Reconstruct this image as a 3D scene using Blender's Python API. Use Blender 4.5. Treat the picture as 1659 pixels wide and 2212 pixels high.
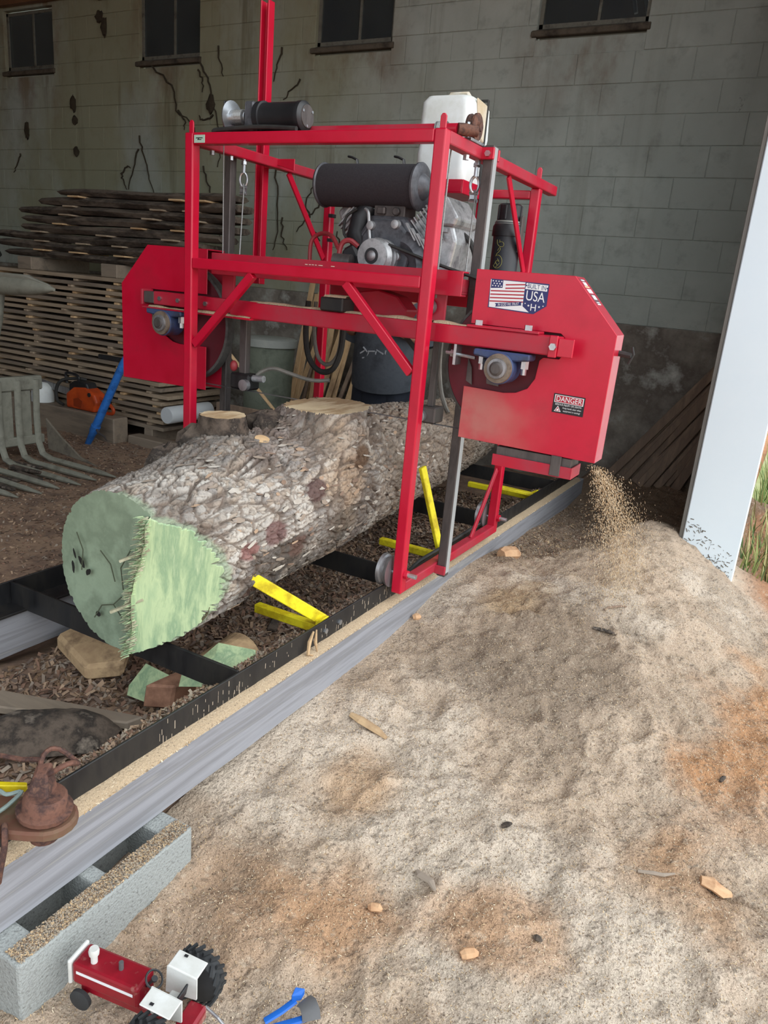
import bpy, bmesh, math, random
import numpy as np
from mathutils import Vector, Matrix
random.seed(7); rng = np.random.default_rng(7)
for o in list(bpy.data.objects): bpy.data.objects.remove(o)
SC = bpy.context.scene
COL = SC.collection
S = 0.8                       # drawing units to metres
PI = math.pi

# ---------------------------------------------------------------- camera, sky, lights, exposure
cam_d = bpy.data.cameras.new('camera'); cam = bpy.data.objects.new('camera', cam_d); COL.objects.link(cam)
cam.location = (1.4144*S, -2.9125*S, 1.3749*S); cam.rotation_euler = (1.27609, -0.08510, 0.51168)
cam_d.sensor_fit = 'HORIZONTAL'; cam_d.sensor_width = 36.0; cam_d.lens = 36.0*1614.84/1659.0
cam_d.clip_start = 0.05; cam_d.clip_end = 300
SC.camera = cam
world = bpy.data.worlds.new('overcast_sky'); SC.world = world; world.use_nodes = True
bg = world.node_tree.nodes['Background']; bg.inputs[0].default_value = (0.86, 0.94, 1.0, 1); bg.inputs[1].default_value = 1.3
sun_d = bpy.data.lights.new('sun_through_cloud', 'SUN'); sun = bpy.data.objects.new('sun_through_cloud', sun_d); COL.objects.link(sun)
sun_d.energy = 0.8; sun_d.angle = math.radians(60); sun_d.color = (1.0, 0.96, 0.90)
sun.rotation_euler = (math.radians(8), math.radians(56), 0)      # light comes from the open side on the right
SC.view_settings.view_transform = 'Standard'; SC.view_settings.look = 'None'
SC.view_settings.gamma = 1.0; SC.view_settings.exposure = 0.7; SC.view_settings.use_curve_mapping = False

# ---------------------------------------------------------------- materials
def C(r, g, b):
    f = lambda c: (c/255/12.92) if c/255 <= 0.04045 else ((c/255+0.055)/1.055)**2.4
    return (f(r), f(g), f(b), 1.0)
def mat(name, cols, scale=6.0, rough=0.6, metal=0.0, bump=0.0, bscale=None, stretch=(1, 1, 1), spec=0.5, det=6.0, dist=0.0,
        rough2=None, pos=None, trans=0.0, alpha=1.0, coat=0.0, attr=None, wave=None):
    """procedural surface: a noise drives a colour ramp; a second noise drives bump"""
    m = bpy.data.materials.new(name); m.use_nodes = True
    nt = m.node_tree; N = nt.nodes; L = nt.links; bs = N['Principled BSDF']
    mp = N.new('ShaderNodeMapping'); mp.inputs['Scale'].default_value = stretch
    geo = N.new('ShaderNodeNewGeometry'); L.new(geo.outputs['Position'], mp.inputs['Vector'])
    nz = N.new('ShaderNodeTexNoise'); nz.inputs['Scale'].default_value = scale; nz.inputs['Detail'].default_value = det
    nz.inputs['Roughness'].default_value = 0.65; nz.inputs['Distortion'].default_value = dist
    L.new(mp.outputs[0], nz.inputs['Vector'])
    if not isinstance(cols[0], (tuple, list)): cols = [cols]
    rp = N.new('ShaderNodeValToRGB'); cr = rp.color_ramp
    n = len(cols)
    if n == 1: cols = [cols[0], cols[0]]; n = 2
    pos = pos or [0.3+0.4*i/(n-1) for i in range(n)]
    while len(cr.elements) < n: cr.elements.new(0.5)
    for e, p, c in zip(cr.elements, pos, cols): e.position = p; e.color = c
    L.new(nz.outputs['Fac'], rp.inputs['Fac'])
    out = rp.outputs['Color']
    if attr:
        at = N.new('ShaderNodeAttribute'); at.attribute_name = attr
        mx = N.new('ShaderNodeMix'); mx.data_type = 'RGBA'; mx.blend_type = 'MULTIPLY'; mx.inputs[0].default_value = 1.0
        L.new(at.outputs['Color'], mx.inputs[6]); L.new(out, mx.inputs[7]); out = mx.outputs[2]
    L.new(out, bs.inputs['Base Color'])
    bs.inputs['Roughness'].default_value = rough; bs.inputs['Metallic'].default_value = metal
    bs.inputs['Specular IOR Level'].default_value = spec
    bs.inputs['Transmission Weight'].default_value = trans; bs.inputs['Alpha'].default_value = alpha
    bs.inputs['Coat Weight'].default_value = coat; bs.inputs['Coat Roughness'].default_value = 0.12
    if rough2 is not None:
        mr = N.new('ShaderNodeMapRange'); mr.inputs['From Min'].default_value = 0.35; mr.inputs['From Max'].default_value = 0.65
        mr.inputs['To Min'].default_value = rough; mr.inputs['To Max'].default_value = rough2
        L.new(nz.outputs['Fac'], mr.inputs['Value']); L.new(mr.outputs[0], bs.inputs['Roughness'])
    if bump:
        n2 = N.new('ShaderNodeTexNoise'); n2.inputs['Scale'].default_value = bscale or scale*3; n2.inputs['Detail'].default_value = 5
        L.new(mp.outputs[0], n2.inputs['Vector'])
        bm = N.new('ShaderNodeBump'); bm.inputs['Strength'].default_value = bump; bm.inputs['Distance'].default_value = 0.01
        L.new(n2.outputs['Fac'], bm.inputs['Height']); L.new(bm.outputs[0], bs.inputs['Normal'])
    return m
RED   = mat('red_paint', [C(190, 6, 44), C(200, 10, 52), C(184, 14, 48)], 5, 0.34, rough2=0.45, coat=0.4, bump=0.02, bscale=60)
RED_D = mat('dusty_red_paint', [C(190, 10, 46), C(182, 22, 52), C(172, 46, 64), C(188, 14, 48)], 4.5, 0.42, rough2=0.6, coat=0.2, bump=0.03, bscale=40)
STEEL = mat('bare_steel', [C(120, 118, 120), C(165, 165, 168), C(96, 92, 92)], 14, 0.42, 0.7, bump=0.03, stretch=(1, 1, .2))
DSTEEL= mat('dark_steel', [C(74, 70, 70), C(98, 92, 90), C(60, 56, 56)], 12, 0.5, 0.4, bump=0.03, stretch=(1, 1, .25))
ZINC  = mat('zinc_plate', [C(205, 208, 212), C(170, 175, 180)], 30, 0.3, 0.85)
ALU   = mat('cast_aluminium', [C(150, 152, 155), C(188, 190, 192), C(110, 112, 116)], 18, 0.42, 0.55, bump=0.04)
GREYM = mat('grey_cast_metal', [C(70, 72, 78), C(98, 100, 106), C(48, 50, 54)], 14, 0.45, 0.35, bump=0.05)
BLACK = mat('black_plastic', [C(30, 31, 34), C(44, 45, 48)], 10, 0.45)
FOAM  = mat('black_filter_mesh', [C(46, 44, 50), C(58, 56, 60)], 160, 0.85, bump=0.25, bscale=420)
RUBB  = mat('black_rubber', [C(34, 34, 34), C(54, 54, 52)], 20, 0.7, bump=0.05)
BELT  = mat('worn_rubber_tire', [C(58, 58, 56), C(84, 84, 82), C(46, 46, 46)], 16, 0.6)
BLKP  = mat('black_rail_paint', [C(20, 20, 22), C(30, 30, 32), C(40, 38, 36), C(24, 24, 26)], 16, 0.42, rough2=0.6, bump=0.05, stretch=(1, 1, .4))
YEL   = mat('yellow_paint', [C(232, 214, 20), C(240, 226, 40), C(196, 172, 24), C(226, 206, 24)], 9, 0.5, bump=0.05)
BLUE  = mat('blue_paint', [C(36, 104, 190), C(54, 122, 206), C(30, 80, 150)], 14, 0.4)
BLUEB = mat('blue_bearing_paint', [C(48, 62, 100), C(62, 78, 118), C(56, 58, 66)], 18, 0.5)
RUST  = mat('rusty_iron', [C(94, 66, 58), C(118, 82, 68), C(66, 48, 46), C(134, 98, 80)], 22, 0.8, 0.15, bump=0.2)
RUSTG = mat('rust_and_old_green_paint', [C(96, 88, 66), C(112, 88, 68), C(112, 74, 60), C(98, 94, 72)], 7, 0.75, 0.1, bump=0.12)
JUGM  = mat('white_jug_plastic', [C(222, 230, 232), C(234, 240, 240), C(206, 210, 200)], 3, 0.42)
JUGT  = mat('brown_stained_plastic', [C(222, 216, 200), C(204, 188, 158), C(230, 232, 228)], 7, 0.5)
WHITEP= mat('white_paint', [C(232, 234, 236), C(240, 242, 244)], 8, 0.5)
CABLE = mat('galvanised_cable', [C(170, 172, 172), C(120, 120, 118)], 300, 0.45, 0.6)
HOSE  = mat('grey_hose', [C(96, 94, 88), C(128, 124, 116)], 20, 0.6)
HOSER = mat('red_hose', [C(140, 40, 48), C(160, 62, 66)], 20, 0.5)
ORANGE= mat('orange_plastic', [C(214, 88, 32), C(196, 74, 26), C(150, 60, 30)], 8, 0.5)
GLASS = mat('dark_window_glass', [C(44, 52, 58), C(58, 66, 70), C(48, 56, 64)], 3, 0.16, spec=0.6, alpha=0.72)
WFRAME= mat('old_window_frame', [C(92, 92, 84), C(116, 116, 106), C(72, 70, 62)], 12, 0.7, bump=0.08)
SILLM = mat('sooty_concrete_sill', [C(72, 66, 58), C(96, 88, 76), C(52, 46, 40)], 7, 0.9, bump=0.2)
LUM   = mat('weathered_board', [C(150, 132, 112), C(172, 154, 132), C(126, 110, 94)], 5, 0.8, bump=0.08, stretch=(.25, 2, 2))
LUM2  = mat('greyed_board', [C(128, 116, 104), C(146, 132, 116), C(108, 98, 88)], 5, 0.8, bump=0.08, stretch=(.25, 2, 2))
LUMF  = mat('fresh_sawn_wood', [C(196, 160, 118), C(214, 182, 140), C(176, 138, 100)], 6, 0.75, bump=0.05, stretch=(.3, 1.5, 1.5))
BARKS = mat('slab_bark', [C(84, 74, 66), C(112, 100, 88), C(64, 56, 50), C(126, 114, 100)], 9, 0.95, bump=0.5, stretch=(.35, 1, 1))
STICKM= mat('edging_strip_wood', [C(188, 154, 114), C(206, 174, 132), C(150, 120, 92)], 5, 0.8, bump=0.08, stretch=(2, 2, .3))
DKBOARD=mat('dark_weathered_plank', [C(146, 126, 106), C(122, 104, 90), C(164, 142, 120)], 6, 0.85, bump=0.1, stretch=(1.5, 1.5, .3))
GREYW = mat('grey_weathered_timber', [C(140, 141, 147), C(152, 153, 159), C(128, 128, 132), C(164, 163, 160)], 7, 0.75, bump=0.06, stretch=(2, .12, 3.4), dist=.4)
CHUNK = mat('split_wood', [C(168, 138, 106), C(196, 166, 128), C(120, 96, 74)], 10, 0.85, bump=0.2)
REDWD = mat('reddish_heartwood', [C(164, 116, 94), C(186, 140, 114), C(130, 92, 74)], 8, 0.8, bump=0.1)
GREEN = mat('green_end_sealer_shaded', [C(134, 152, 128), C(146, 164, 140), C(122, 138, 116), C(140, 158, 134)], 6, 0.75, bump=0.06, bscale=26)  # same sealer as the notch, darkened for the face turned from the light
GREEN2= mat('green_end_sealer_lit_fibre', [C(160, 186, 146), C(186, 206, 160), C(140, 168, 132), C(200, 216, 172)], 6, 0.7, bump=0.14, stretch=(3.5, 3.5, .35), dist=.3)  # same sealer on torn fibre, lightened for the face turned to the open side
SPLINT= mat('torn_splinters', [C(206, 204, 176), C(170, 166, 140), C(122, 116, 98)], 20, 0.8)
CONC  = mat('concrete_masonry', [C(146, 150, 148), C(166, 170, 168), C(122, 124, 122)], 120, 0.92, bump=0.5, bscale=160)
SKIN  = mat('skin', [C(190, 140, 118), C(200, 150, 128)], 6, 0.55)
SHIRT = mat('charcoal_cotton', [C(66, 72, 80), C(78, 84, 92), C(58, 62, 70)], 9, 0.9, bump=0.25, bscale=7)
JEANS = mat('dark_denim', [C(34, 40, 52), C(46, 52, 64)], 12, 0.9, bump=0.1)
HAIR  = mat('brown_hair', [C(60, 44, 34), C(80, 60, 46)], 30, 0.7)
PRINT = mat('shirt_print', [C(150, 156, 164), C(180, 184, 190)], 30, 0.9)
NAVY  = mat('navy_ink', [C(34, 44, 104)], 1, 0.4)
INKRED= mat('flag_red_ink', [C(176, 34, 56)], 1, 0.4)
WINK  = mat('white_ink', [C(236, 240, 242)], 1, 0.4)
BINK  = mat('black_ink', [C(24, 22, 30)], 1, 0.4)
PALEL = mat('pale_green_label', [C(178, 206, 190)], 1, 0.5)
CHALK = mat('yellow_scrawl', [C(150, 150, 84)], 40, 0.8)
TANINK= mat('tan_ink', [C(226, 190, 150)], 1, .5)
CRED  = mat('crimson_toy_paint', [C(150, 16, 36), C(132, 14, 32), C(178, 130, 120)], 16, 0.4, pos=[.35, .6, .72])
TWHITE= mat('toy_white_paint', [C(226, 228, 226), C(204, 204, 198)], 20, 0.5)
TRED  = mat('toy_tire_rubber', [C(40, 42, 44), C(56, 58, 60)], 20, 0.7)
TBLUE = mat('toy_blue_plastic', [C(28, 96, 190), C(36, 110, 206)], 10, 0.4)
TGREY = mat('toy_grey_plastic', [C(84, 84, 86), C(98, 98, 100)], 10, 0.5)
GRAPM = mat('dusty_grey_steel', [C(122, 122, 112), C(140, 140, 128), C(104, 102, 92)], 7, 0.75, 0.1, bump=0.06)
GRAPD = mat('muddy_tine_steel', [C(96, 90, 80), C(116, 108, 96), C(70, 64, 58)], 10, 0.85, bump=0.2)
VINEM = mat('dry_vine', [C(50, 44, 34), C(70, 62, 48)], 20, 0.95)
CORD  = mat('grey_green_cord', [C(140, 156, 152), C(120, 134, 130)], 60, 0.8)
SOFTW = mat('white_building_panel', [C(222, 238, 248), C(228, 242, 250)], 2, 0.5)
PTRIM = mat('grey_edge_trim', [C(104, 102, 98), C(120, 118, 112)], 6, 0.7)
ROOFM = mat('roof_boards', [C(92, 80, 66), C(110, 96, 80)], 4, 0.9)
STONE = mat('clod_of_clay', [C(196, 150, 112), C(210, 170, 132), C(170, 124, 90)], 16, 0.95, bump=0.3)
BRICKM= mat('old_brick', [C(150, 112, 94), C(170, 136, 116), C(128, 96, 82)], 14, 0.9, bump=0.2)
BUCKM = mat('grey_green_bin', [C(96, 104, 92), C(112, 120, 106), C(80, 86, 76)], 8, 0.8, bump=0.05)
TOPCUT= mat('fresh_cut_log_top', [C(206, 184, 146), C(222, 204, 168), C(176, 148, 112), C(196, 172, 130)], 5, 0.8, bump=0.08, stretch=(3, .6, 3))
# ---------------------------------------------------------------- mesh helpers (all coordinates in drawing units)
ORG = {}
class MB:
    def __init__(s): s.v = []; s.f = []; s.m = []
    def add(s, vs, fs, m=0):
        b = len(s.v); s.v += [tuple(map(float, p)) for p in vs]
        s.f += [[i+b for i in q] for q in fs]; s.m += [m]*len(fs); return s
    def hexa(s, p, m=0):
        return s.add(p, [(0, 3, 2, 1), (4, 5, 6, 7), (0, 1, 5, 4), (1, 2, 6, 5), (2, 3, 7, 6), (3, 0, 4, 7)], m)
    def box(s, x0, x1, y0, y1, z0, z1, m=0):
        return s.hexa([(x0, y0, z0), (x1, y0, z0), (x1, y1, z0), (x0, y1, z0), (x0, y0, z1), (x1, y0, z1), (x1, y1, z1), (x0, y1, z1)], m)
    def bar(s, a, b, w, h, up=(0, 0, 1), m=0, w1=None, h1=None):
        a = Vector(a); b = Vector(b); d = (b-a).normalized(); u = Vector(up)
        if abs(d.dot(u)) > .98: u = Vector((0, 1, 0))
        r = d.cross(u).normalized(); u = r.cross(d)
        w1 = w if w1 is None else w1; h1 = h if h1 is None else h1
        q = lambda c, w, h: [c-r*w/2-u*h/2, c+r*w/2-u*h/2, c+r*w/2+u*h/2, c-r*w/2+u*h/2]
        return s.hexa(q(b, w1, h1)+q(a, w, h), m) if False else s.hexa(q(a, w, h)+q(b, w1, h1), m)
    def cyl(s, a, b, r, r1=None, n=16, m=0, caps=True):
        return s.tube([a, b], [r, r if r1 is None else r1], n, m, caps)
    def tube(s, path, r, n=8, m=0, caps=True, flat=1.0, up=None):
        P = [Vector(p) for p in path]
        if 4 <= len(P) <= 14 and not isinstance(r, (list, tuple)):        # round off hoses and cables
            Q = [P[0]*2-P[1]]+P+[P[-1]*2-P[-2]]; P = []
            for i in range(1, len(Q)-2):
                a, b, c, d = Q[i-1:i+3]
                for t in (0, .25, .5, .75): P.append(.5*(2*b+(c-a)*t+(2*a-5*b+4*c-d)*t*t+(3*b-a-3*c+d)*t**3))
            P.append(Q[-2])
        k = len(P)
        R = r if isinstance(r, (list, tuple)) else [r]*k
        T = [(P[min(i+1, k-1)]-P[max(i-1, 0)]).normalized() for i in range(k)]
        u = Vector(up) if up else (Vector((0, 0, 1)) if abs(T[0].z) < .9 else Vector((0, 1, 0)))
        vs = []; fs = []
        for i in range(k):
            u = (u-T[i]*u.dot(T[i])).normalized(); w = T[i].cross(u)
            ra, rb = R[i] if isinstance(R[i], (list, tuple)) else (R[i], R[i]*flat)
            for j in range(n):
                a = 2*PI*j/n; vs.append(P[i]+w*(math.cos(a)*ra)+u*(math.sin(a)*rb))
        for i in range(k-1):
            for j in range(n):
                a = i*n+j; b = i*n+(j+1) % n; fs.append((a, b, b+n, a+n))
        if caps: fs += [tuple(range(n-1, -1, -1)), tuple(range((k-1)*n, k*n))]
        return s.add(vs, fs, m)
    def lathe(s, a, d, prof, n=24, m=0, caps=True):
        a = Vector(a); d = Vector(d).normalized()
        return s.tube([a+d*t for t, r in prof], [max(r, 1e-4) for t, r in prof], n, m, caps)
    def prism(s, pts, d, m=0):
        d = Vector(d); n = len(pts); p = [Vector(q) for q in pts]
        return s.add(p+[q+d for q in p], [tuple(range(n-1, -1, -1)), tuple(range(n, 2*n))]+[(i, (i+1) % n, (i+1) % n+n, i+n) for i in range(n)], m)
    def ball(s, c, r, n=12, m=0, jit=0.0):
        r = r if isinstance(r, (tuple, list)) else (r, r, r); k = n//2+1; vs = []; fs = []
        for i in range(k+1):
            t = PI*i/k
            for j in range(n):
                a = 2*PI*j/n; g = 1+jit*(random.random()-.5)*2
                vs.append((c[0]+r[0]*g*math.sin(t)*math.cos(a), c[1]+r[1]*g*math.sin(t)*math.sin(a), c[2]+r[2]*g*math.cos(t)))
        for i in range(k):
            for j in range(n): fs.append((i*n+j, (i+1)*n+j, (i+1)*n+(j+1) % n, i*n+(j+1) % n))
        return s.add(vs, fs, m)
    def ring(s, c, ax, R, r, n=28, k=8, m=0):
        c = Vector(c); ax = Vector(ax).normalized(); u = ax.orthogonal().normalized(); w = ax.cross(u); vs = []; fs = []
        for i in range(n):
            a = 2*PI*i/n; e = u*math.cos(a)+w*math.sin(a)
            for j in range(k):
                b = 2*PI*j/k; vs.append(c+e*(R+r*math.cos(b))+ax*(r*math.sin(b)))
        for i in range(n):
            for j in range(k): fs.append((i*k+j, ((i+1) % n)*k+j, ((i+1) % n)*k+(j+1) % k, i*k+(j+1) % k))
        return s.add(vs, fs, m)
    def build(s, name, material, parent=None, smooth=False, bevel=0.0, org=None, seg=1):
        V = np.array(s.v)
        if parent is not None:
            r = parent
            while r.parent: r = r.parent
            o3 = ORG[r.name]
        else: o3 = org if org is not None else ((V[:, 0].min()+V[:, 0].max())/2, (V[:, 1].min()+V[:, 1].max())/2, V[:, 2].min())
        me = bpy.data.meshes.new(name); me.from_pydata(((V-np.array(o3))*S).tolist(), [], s.f)
        ms = material if isinstance(material, (list, tuple)) else [material]
        for q in ms: me.materials.append(q)
        if len(ms) > 1: me.polygons.foreach_set('material_index', s.m)
        bm = bmesh.new(); bm.from_mesh(me); bmesh.ops.recalc_face_normals(bm, faces=bm.faces)
        if bevel:
            es = [e for e in bm.edges if len(e.link_faces) == 2 and e.calc_face_angle(0) > .5]
            bmesh.ops.bevel(bm, geom=es, offset=bevel*S, segments=seg, profile=.5, affect='EDGES', clamp_overlap=True)
        bm.to_mesh(me); bm.free()
        if smooth:
            me.polygons.foreach_set('use_smooth', [True]*len(me.polygons)); me.set_sharp_from_angle(angle=0.7)
        ob = bpy.data.objects.new(name, me); COL.objects.link(ob)
        if parent is not None: ob.parent = parent
        else: ob.location = Vector(o3)*S; ORG[ob.name] = o3
        return ob
def tag(o, label, cat=None, group=None, kind=None):
    if label: o['label'] = label
    if cat: o['category'] = cat
    if group: o['group'] = group
    if kind: o['kind'] = kind
    return o
def thing(name, label, cat, loc, group=None):
    o = bpy.data.objects.new(name, None); COL.objects.link(o); o.empty_display_size = .1
    o.location = Vector(loc)*S; ORG[o.name] = loc
    return tag(o, label, cat, group)
def raw(name, V, F, material, org=(0, 0, 0), parent=None, smooth=False, colors=None):
    """big numpy meshes"""
    me = bpy.data.meshes.new(name); V = (np.asarray(V)-np.array(org))*S
    me.from_pydata(V.tolist(), [], F.tolist() if hasattr(F, 'tolist') else F)
    for q in (material if isinstance(material, (list, tuple)) else [material]): me.materials.append(q)
    if smooth: me.polygons.foreach_set('use_smooth', [True]*len(me.polygons))
    if colors is not None:
        ca = me.color_attributes.new('col', 'FLOAT_COLOR', 'POINT'); ca.data.foreach_set('color', np.asarray(colors, dtype=np.float32).ravel())
    ob = bpy.data.objects.new(name, me); COL.objects.link(ob)
    if parent is None: ob.location = Vector(org)*S; ORG[ob.name] = org
    else: ob.parent = parent
    return ob
def text(mb, s, size, origin, ex, ey, m=0, lift=0.0, align='CENTER', squeeze=1.0):
    """flat lettering laid on a surface: ex/ey span the plane (drawing units)"""
    cu = bpy.data.curves.new('t', 'FONT'); cu.body = s; cu.size = size; cu.align_x = align; cu.align_y = 'CENTER'
    ob = bpy.data.objects.new('t', cu); COL.objects.link(ob)
    me = bpy.data.meshes.new_from_object(ob.evaluated_get(bpy.context.evaluated_depsgraph_get()))
    ex = Vector(ex).normalized(); ey = Vector(ey).normalized(); n = ex.cross(ey)
    vs = [Vector(origin)+ex*(v.co.x*squeeze)+ey*v.co.y+n*lift for v in me.vertices]
    mb.add(vs, [tuple(p.vertices) for p in me.polygons], m)
    bpy.data.objects.remove(ob); bpy.data.curves.remove(cu); bpy.data.meshes.remove(me)
# ---------------------------------------------------------------- numpy noise
def _h(ix, iy, iz, k):
    n = (ix*374761393+iy*668265263+iz*2147483647+k*1274126177) & 0xffffffff
    n = ((n ^ (n >> 13))*1274126177) & 0xffffffff
    return ((n ^ (n >> 16)) & 0xffff)/65535.0
def vnoise(P, k=0):
    P = np.asarray(P); I = np.floor(P).astype(np.int64); f = P-I; f = f*f*(3-2*f); r = 0
    for dx in (0, 1):
        for dy in (0, 1):
            for dz in (0, 1):
                w = (f[:, 0] if dx else 1-f[:, 0])*(f[:, 1] if dy else 1-f[:, 1])*(f[:, 2] if dz else 1-f[:, 2])
                r = r+w*_h(I[:, 0]+dx, I[:, 1]+dy, I[:, 2]+dz, k)
    return r
def fbm(P, o=4, k=0):
    r = 0; a = .5
    for i in range(o): r = r+a*vnoise(np.asarray(P)*2**i+i*17.3, k+i); a *= .5
    return r
def worley(P, k=0):
    P = np.asarray(P); I = np.floor(P).astype(np.int64); f1 = np.full(len(P), 9.0); f2 = f1.copy(); idh = np.zeros(len(P))
    for dx in (-1, 0, 1):
        for dy in (-1, 0, 1):
            for dz in (-1, 0, 1):
                J = I+np.array([dx, dy, dz]); a, b, c = J.T
                q = np.stack([a+_h(a, b, c, k), b+_h(a, b, c, k+1), c+_h(a, b, c, k+2)], 1)
                d = np.sqrt(((P-q)**2).sum(1)); nw = d < f1
                f2 = np.where(nw, f1, np.minimum(f2, d)); idh = np.where(nw, _h(a, b, c, k+5), idh); f1 = np.where(nw, d, f1)
    return f1, f2, idh
def sstep(a, b, x): t = np.clip((x-a)/(b-a), 0, 1); return t*t*(3-2*t)
def gridfaces(nu, nv, wrap=False):
    i = np.arange(nu-1)[:, None]; j = np.arange(nv if wrap else nv-1)[None, :]
    a = i*nv+j; b = i*nv+(j+1) % nv
    return np.stack([a, b, b+nv, a+nv], -1).reshape(-1, 4)
# ---------------------------------------------------------------- the setting
def wall_material():
    m = bpy.data.materials.new('painted_block_wall'); m.use_nodes = True; nt = m.node_tree; N = nt.nodes; L = nt.links; bs = N['Principled BSDF']
    geo = N.new('ShaderNodeNewGeometry'); P = geo.outputs['Position']
    def noise(scale, st=(1, 1, 1), det=6, rgh=.6):
        mp = N.new('ShaderNodeMapping'); mp.inputs['Scale'].default_value = st; L.new(P, mp.inputs['Vector'])
        n = N.new('ShaderNodeTexNoise'); n.inputs['Scale'].default_value = scale; n.inputs['Detail'].default_value = det; n.inputs['Roughness'].default_value = rgh
        L.new(mp.outputs[0], n.inputs['Vector']); return n.outputs['Fac']
    def rng_(v, a, b, c=0.0, d=1.0):
        r = N.new('ShaderNodeMapRange'); r.interpolation_type = 'SMOOTHSTEP'; r.inputs['From Min'].default_value = a; r.inputs['From Max'].default_value = b
        r.inputs['To Min'].default_value = c; r.inputs['To Max'].default_value = d; L.new(v, r.inputs['Value']); return r.outputs[0]
    def mul(a, b):
        q = N.new('ShaderNodeMath'); q.operation = 'MULTIPLY'; L.new(a, q.inputs[0])
        if isinstance(b, float): q.inputs[1].default_value = b
        else: L.new(b, q.inputs[1])
        return q.outputs[0]
    def add(a, b):
        q = N.new('ShaderNodeMath'); q.operation = 'ADD'; q.use_clamp = True; L.new(a, q.inputs[0]); L.new(b, q.inputs[1]); return q.outputs[0]
    def mix(f, a, b):
        q = N.new('ShaderNodeMix'); q.data_type = 'RGBA'; L.new(f, q.inputs[0])
        for i, c in ((6, a), (7, b)):
            if isinstance(c, tuple): q.inputs[i].default_value = c
            else: L.new(c, q.inputs[i])
        return q.outputs[2]
    sx = N.new('ShaderNodeSeparateXYZ'); L.new(P, sx.inputs[0]); X, Z = sx.outputs['X'], sx.outputs['Z']
    base = mix(rng_(noise(1.3), .35, .65), C(180, 188, 181), C(162, 170, 163))
    base = mix(mul(rng_(noise(9), .5, .75), .35), base, C(104, 108, 100))
    # algae and yellowed paint towards the damp end
    damp = mul(rng_(X, -0.9, -3.4), rng_(noise(.9, (1, 1, .5)), .3, .58))
    base = mix(mul(damp, .75), base, C(142, 140, 106))
    streak = mul(rng_(noise(5, (1, 1, .09)), .52, .72), rng_(X, 1.0, -4.0, .12, .75))
    base = mix(streak, base, C(104, 100, 78))
    # rust and soot washed down under the window sills
    wash = None
    for a, b in WINX:
        a *= S; b *= S
        f = mul(rng_(X, a-.25, a+.1), rng_(X, b+.25, b-.1)); wash = f if wash is None else add(wash, f)
    wash = mul(mul(wash, rng_(Z, 2.1, 2.92)), rng_(noise(3.2, (1, 1, .5)), .42, .66))
    base = mix(mul(wash, .7), base, C(110, 84, 58))
    crk = rng_(noise(3.5, (1, 1, .6), 10, .75), .655, .70); base = mix(mul(crk, .55), base, C(66, 62, 52))
    L.new(base, bs.inputs['Base Color']); bs.inputs['Roughness'].default_value = .85
    bp = N.new('ShaderNodeBump'); bp.inputs['Strength'].default_value = .35; bp.inputs['Distance'].default_value = .01
    L.new(noise(26, det=8), bp.inputs['Height']); L.new(bp.outputs[0], bs.inputs['Normal'])
    return m
WINX = [(-8.76, -7.80), (-6.28, -5.33), (-3.74, -2.82), (-1.325, -.348)]
WALLM = wall_material()
FOUND = mat('old_concrete_foundation', [C(186, 188, 180), C(140, 134, 124), C(106, 98, 90), C(198, 200, 192)], 2.6, 0.9, bump=0.5, bscale=9, det=10)
DIRT  = mat('dirt_floor', [C(140, 116, 98), C(158, 132, 110), C(122, 100, 86), C(168, 144, 120)], 5, 0.95, bump=0.5, bscale=30, det=9)
CLAY  = mat('orange_clay_ground', [C(170, 112, 74), C(186, 130, 90), C(150, 100, 68)], 4, 0.95, bump=0.3)
DUST  = mat('sawdust', [C(158, 154, 150), C(255, 255, 255), C(200, 198, 194), C(252, 252, 252)], 150, 0.95, bump=0.85, bscale=110, attr='col', pos=[.36, .46, .54, .64], det=4)
DARKI = mat('dark_interior_board', [C(84, 76, 66), C(98, 88, 76)], 3, 0.9)

WY = 4.38
wall = tag(MB().box(-11, 1.22, WY+.009, WY+.10, -.7, 3.60).box(-11, 1.22, WY+.009, WY+.10, 4.39, 5.4).build('wall_back', WALLM), 'painted concrete block wall with high small windows at the back', kind='structure')
seg = MB()
edges = [-11]+[e for w in WINX for e in w]+[1.22]
for i in range(0, len(edges), 2): seg.box(edges[i], edges[i+1], WY+.009, WY+.10, 3.60, 4.39)
seg.build('pier', WALLM, wall)
# the wall behind the panes, far enough to be a dark room
MB().box(-11, 1.22, WY+.9, WY+.95, 3.0, 5.4).build('outer_skin', DARKI, wall)
# concrete blocks, one by one
cache = {}
def block(x0, x1, z0, z1):
    key = (round(x1-x0, 3), round(z1-z0, 3)); o3 = ORG[wall.name]
    if key not in cache:
        w, h = key; g = .0022; ob = MB().box(g, w-g, -.035, 0, g, h-g).build('concrete_block', WALLM, org=(0, 0, 0), bevel=.0035); cache[key] = ob.data; ORG.pop(ob.name); 
    else: ob = bpy.data.objects.new('concrete_block', cache[key]); COL.objects.link(ob)
    ob.parent = wall; ob.location = ((x0-o3[0])*S, (WY+.036+random.uniform(-.002, .002)-o3[1])*S, (z0-o3[2])*S)
rows = [1.22+.25*i for i in range(14)]
for r in range(13):
    z0, z1 = rows[r], rows[r+1]; x = -9.6-(.25 if r % 2 else 0)+.19
    while x < 1.19:
        spans = [(x, min(x+.5, 1.22))]
        if z1 > 3.70:
            for a, b in WINX:
                new = []
                for p, q in spans:
                    if q <= a or p >= b: new.append((p, q))
                    else:
                        if p < a-.03: new.append((p, a))
                        if q > b+.03: new.append((b, q))
                spans = new
        for p, q in spans: block(p, q, z0, z1)
        x += .5
MB().box(-11, 1.22, WY-.02, WY+.03, -.7, 1.22).build('foundation', FOUND, wall, bevel=.012)
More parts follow.
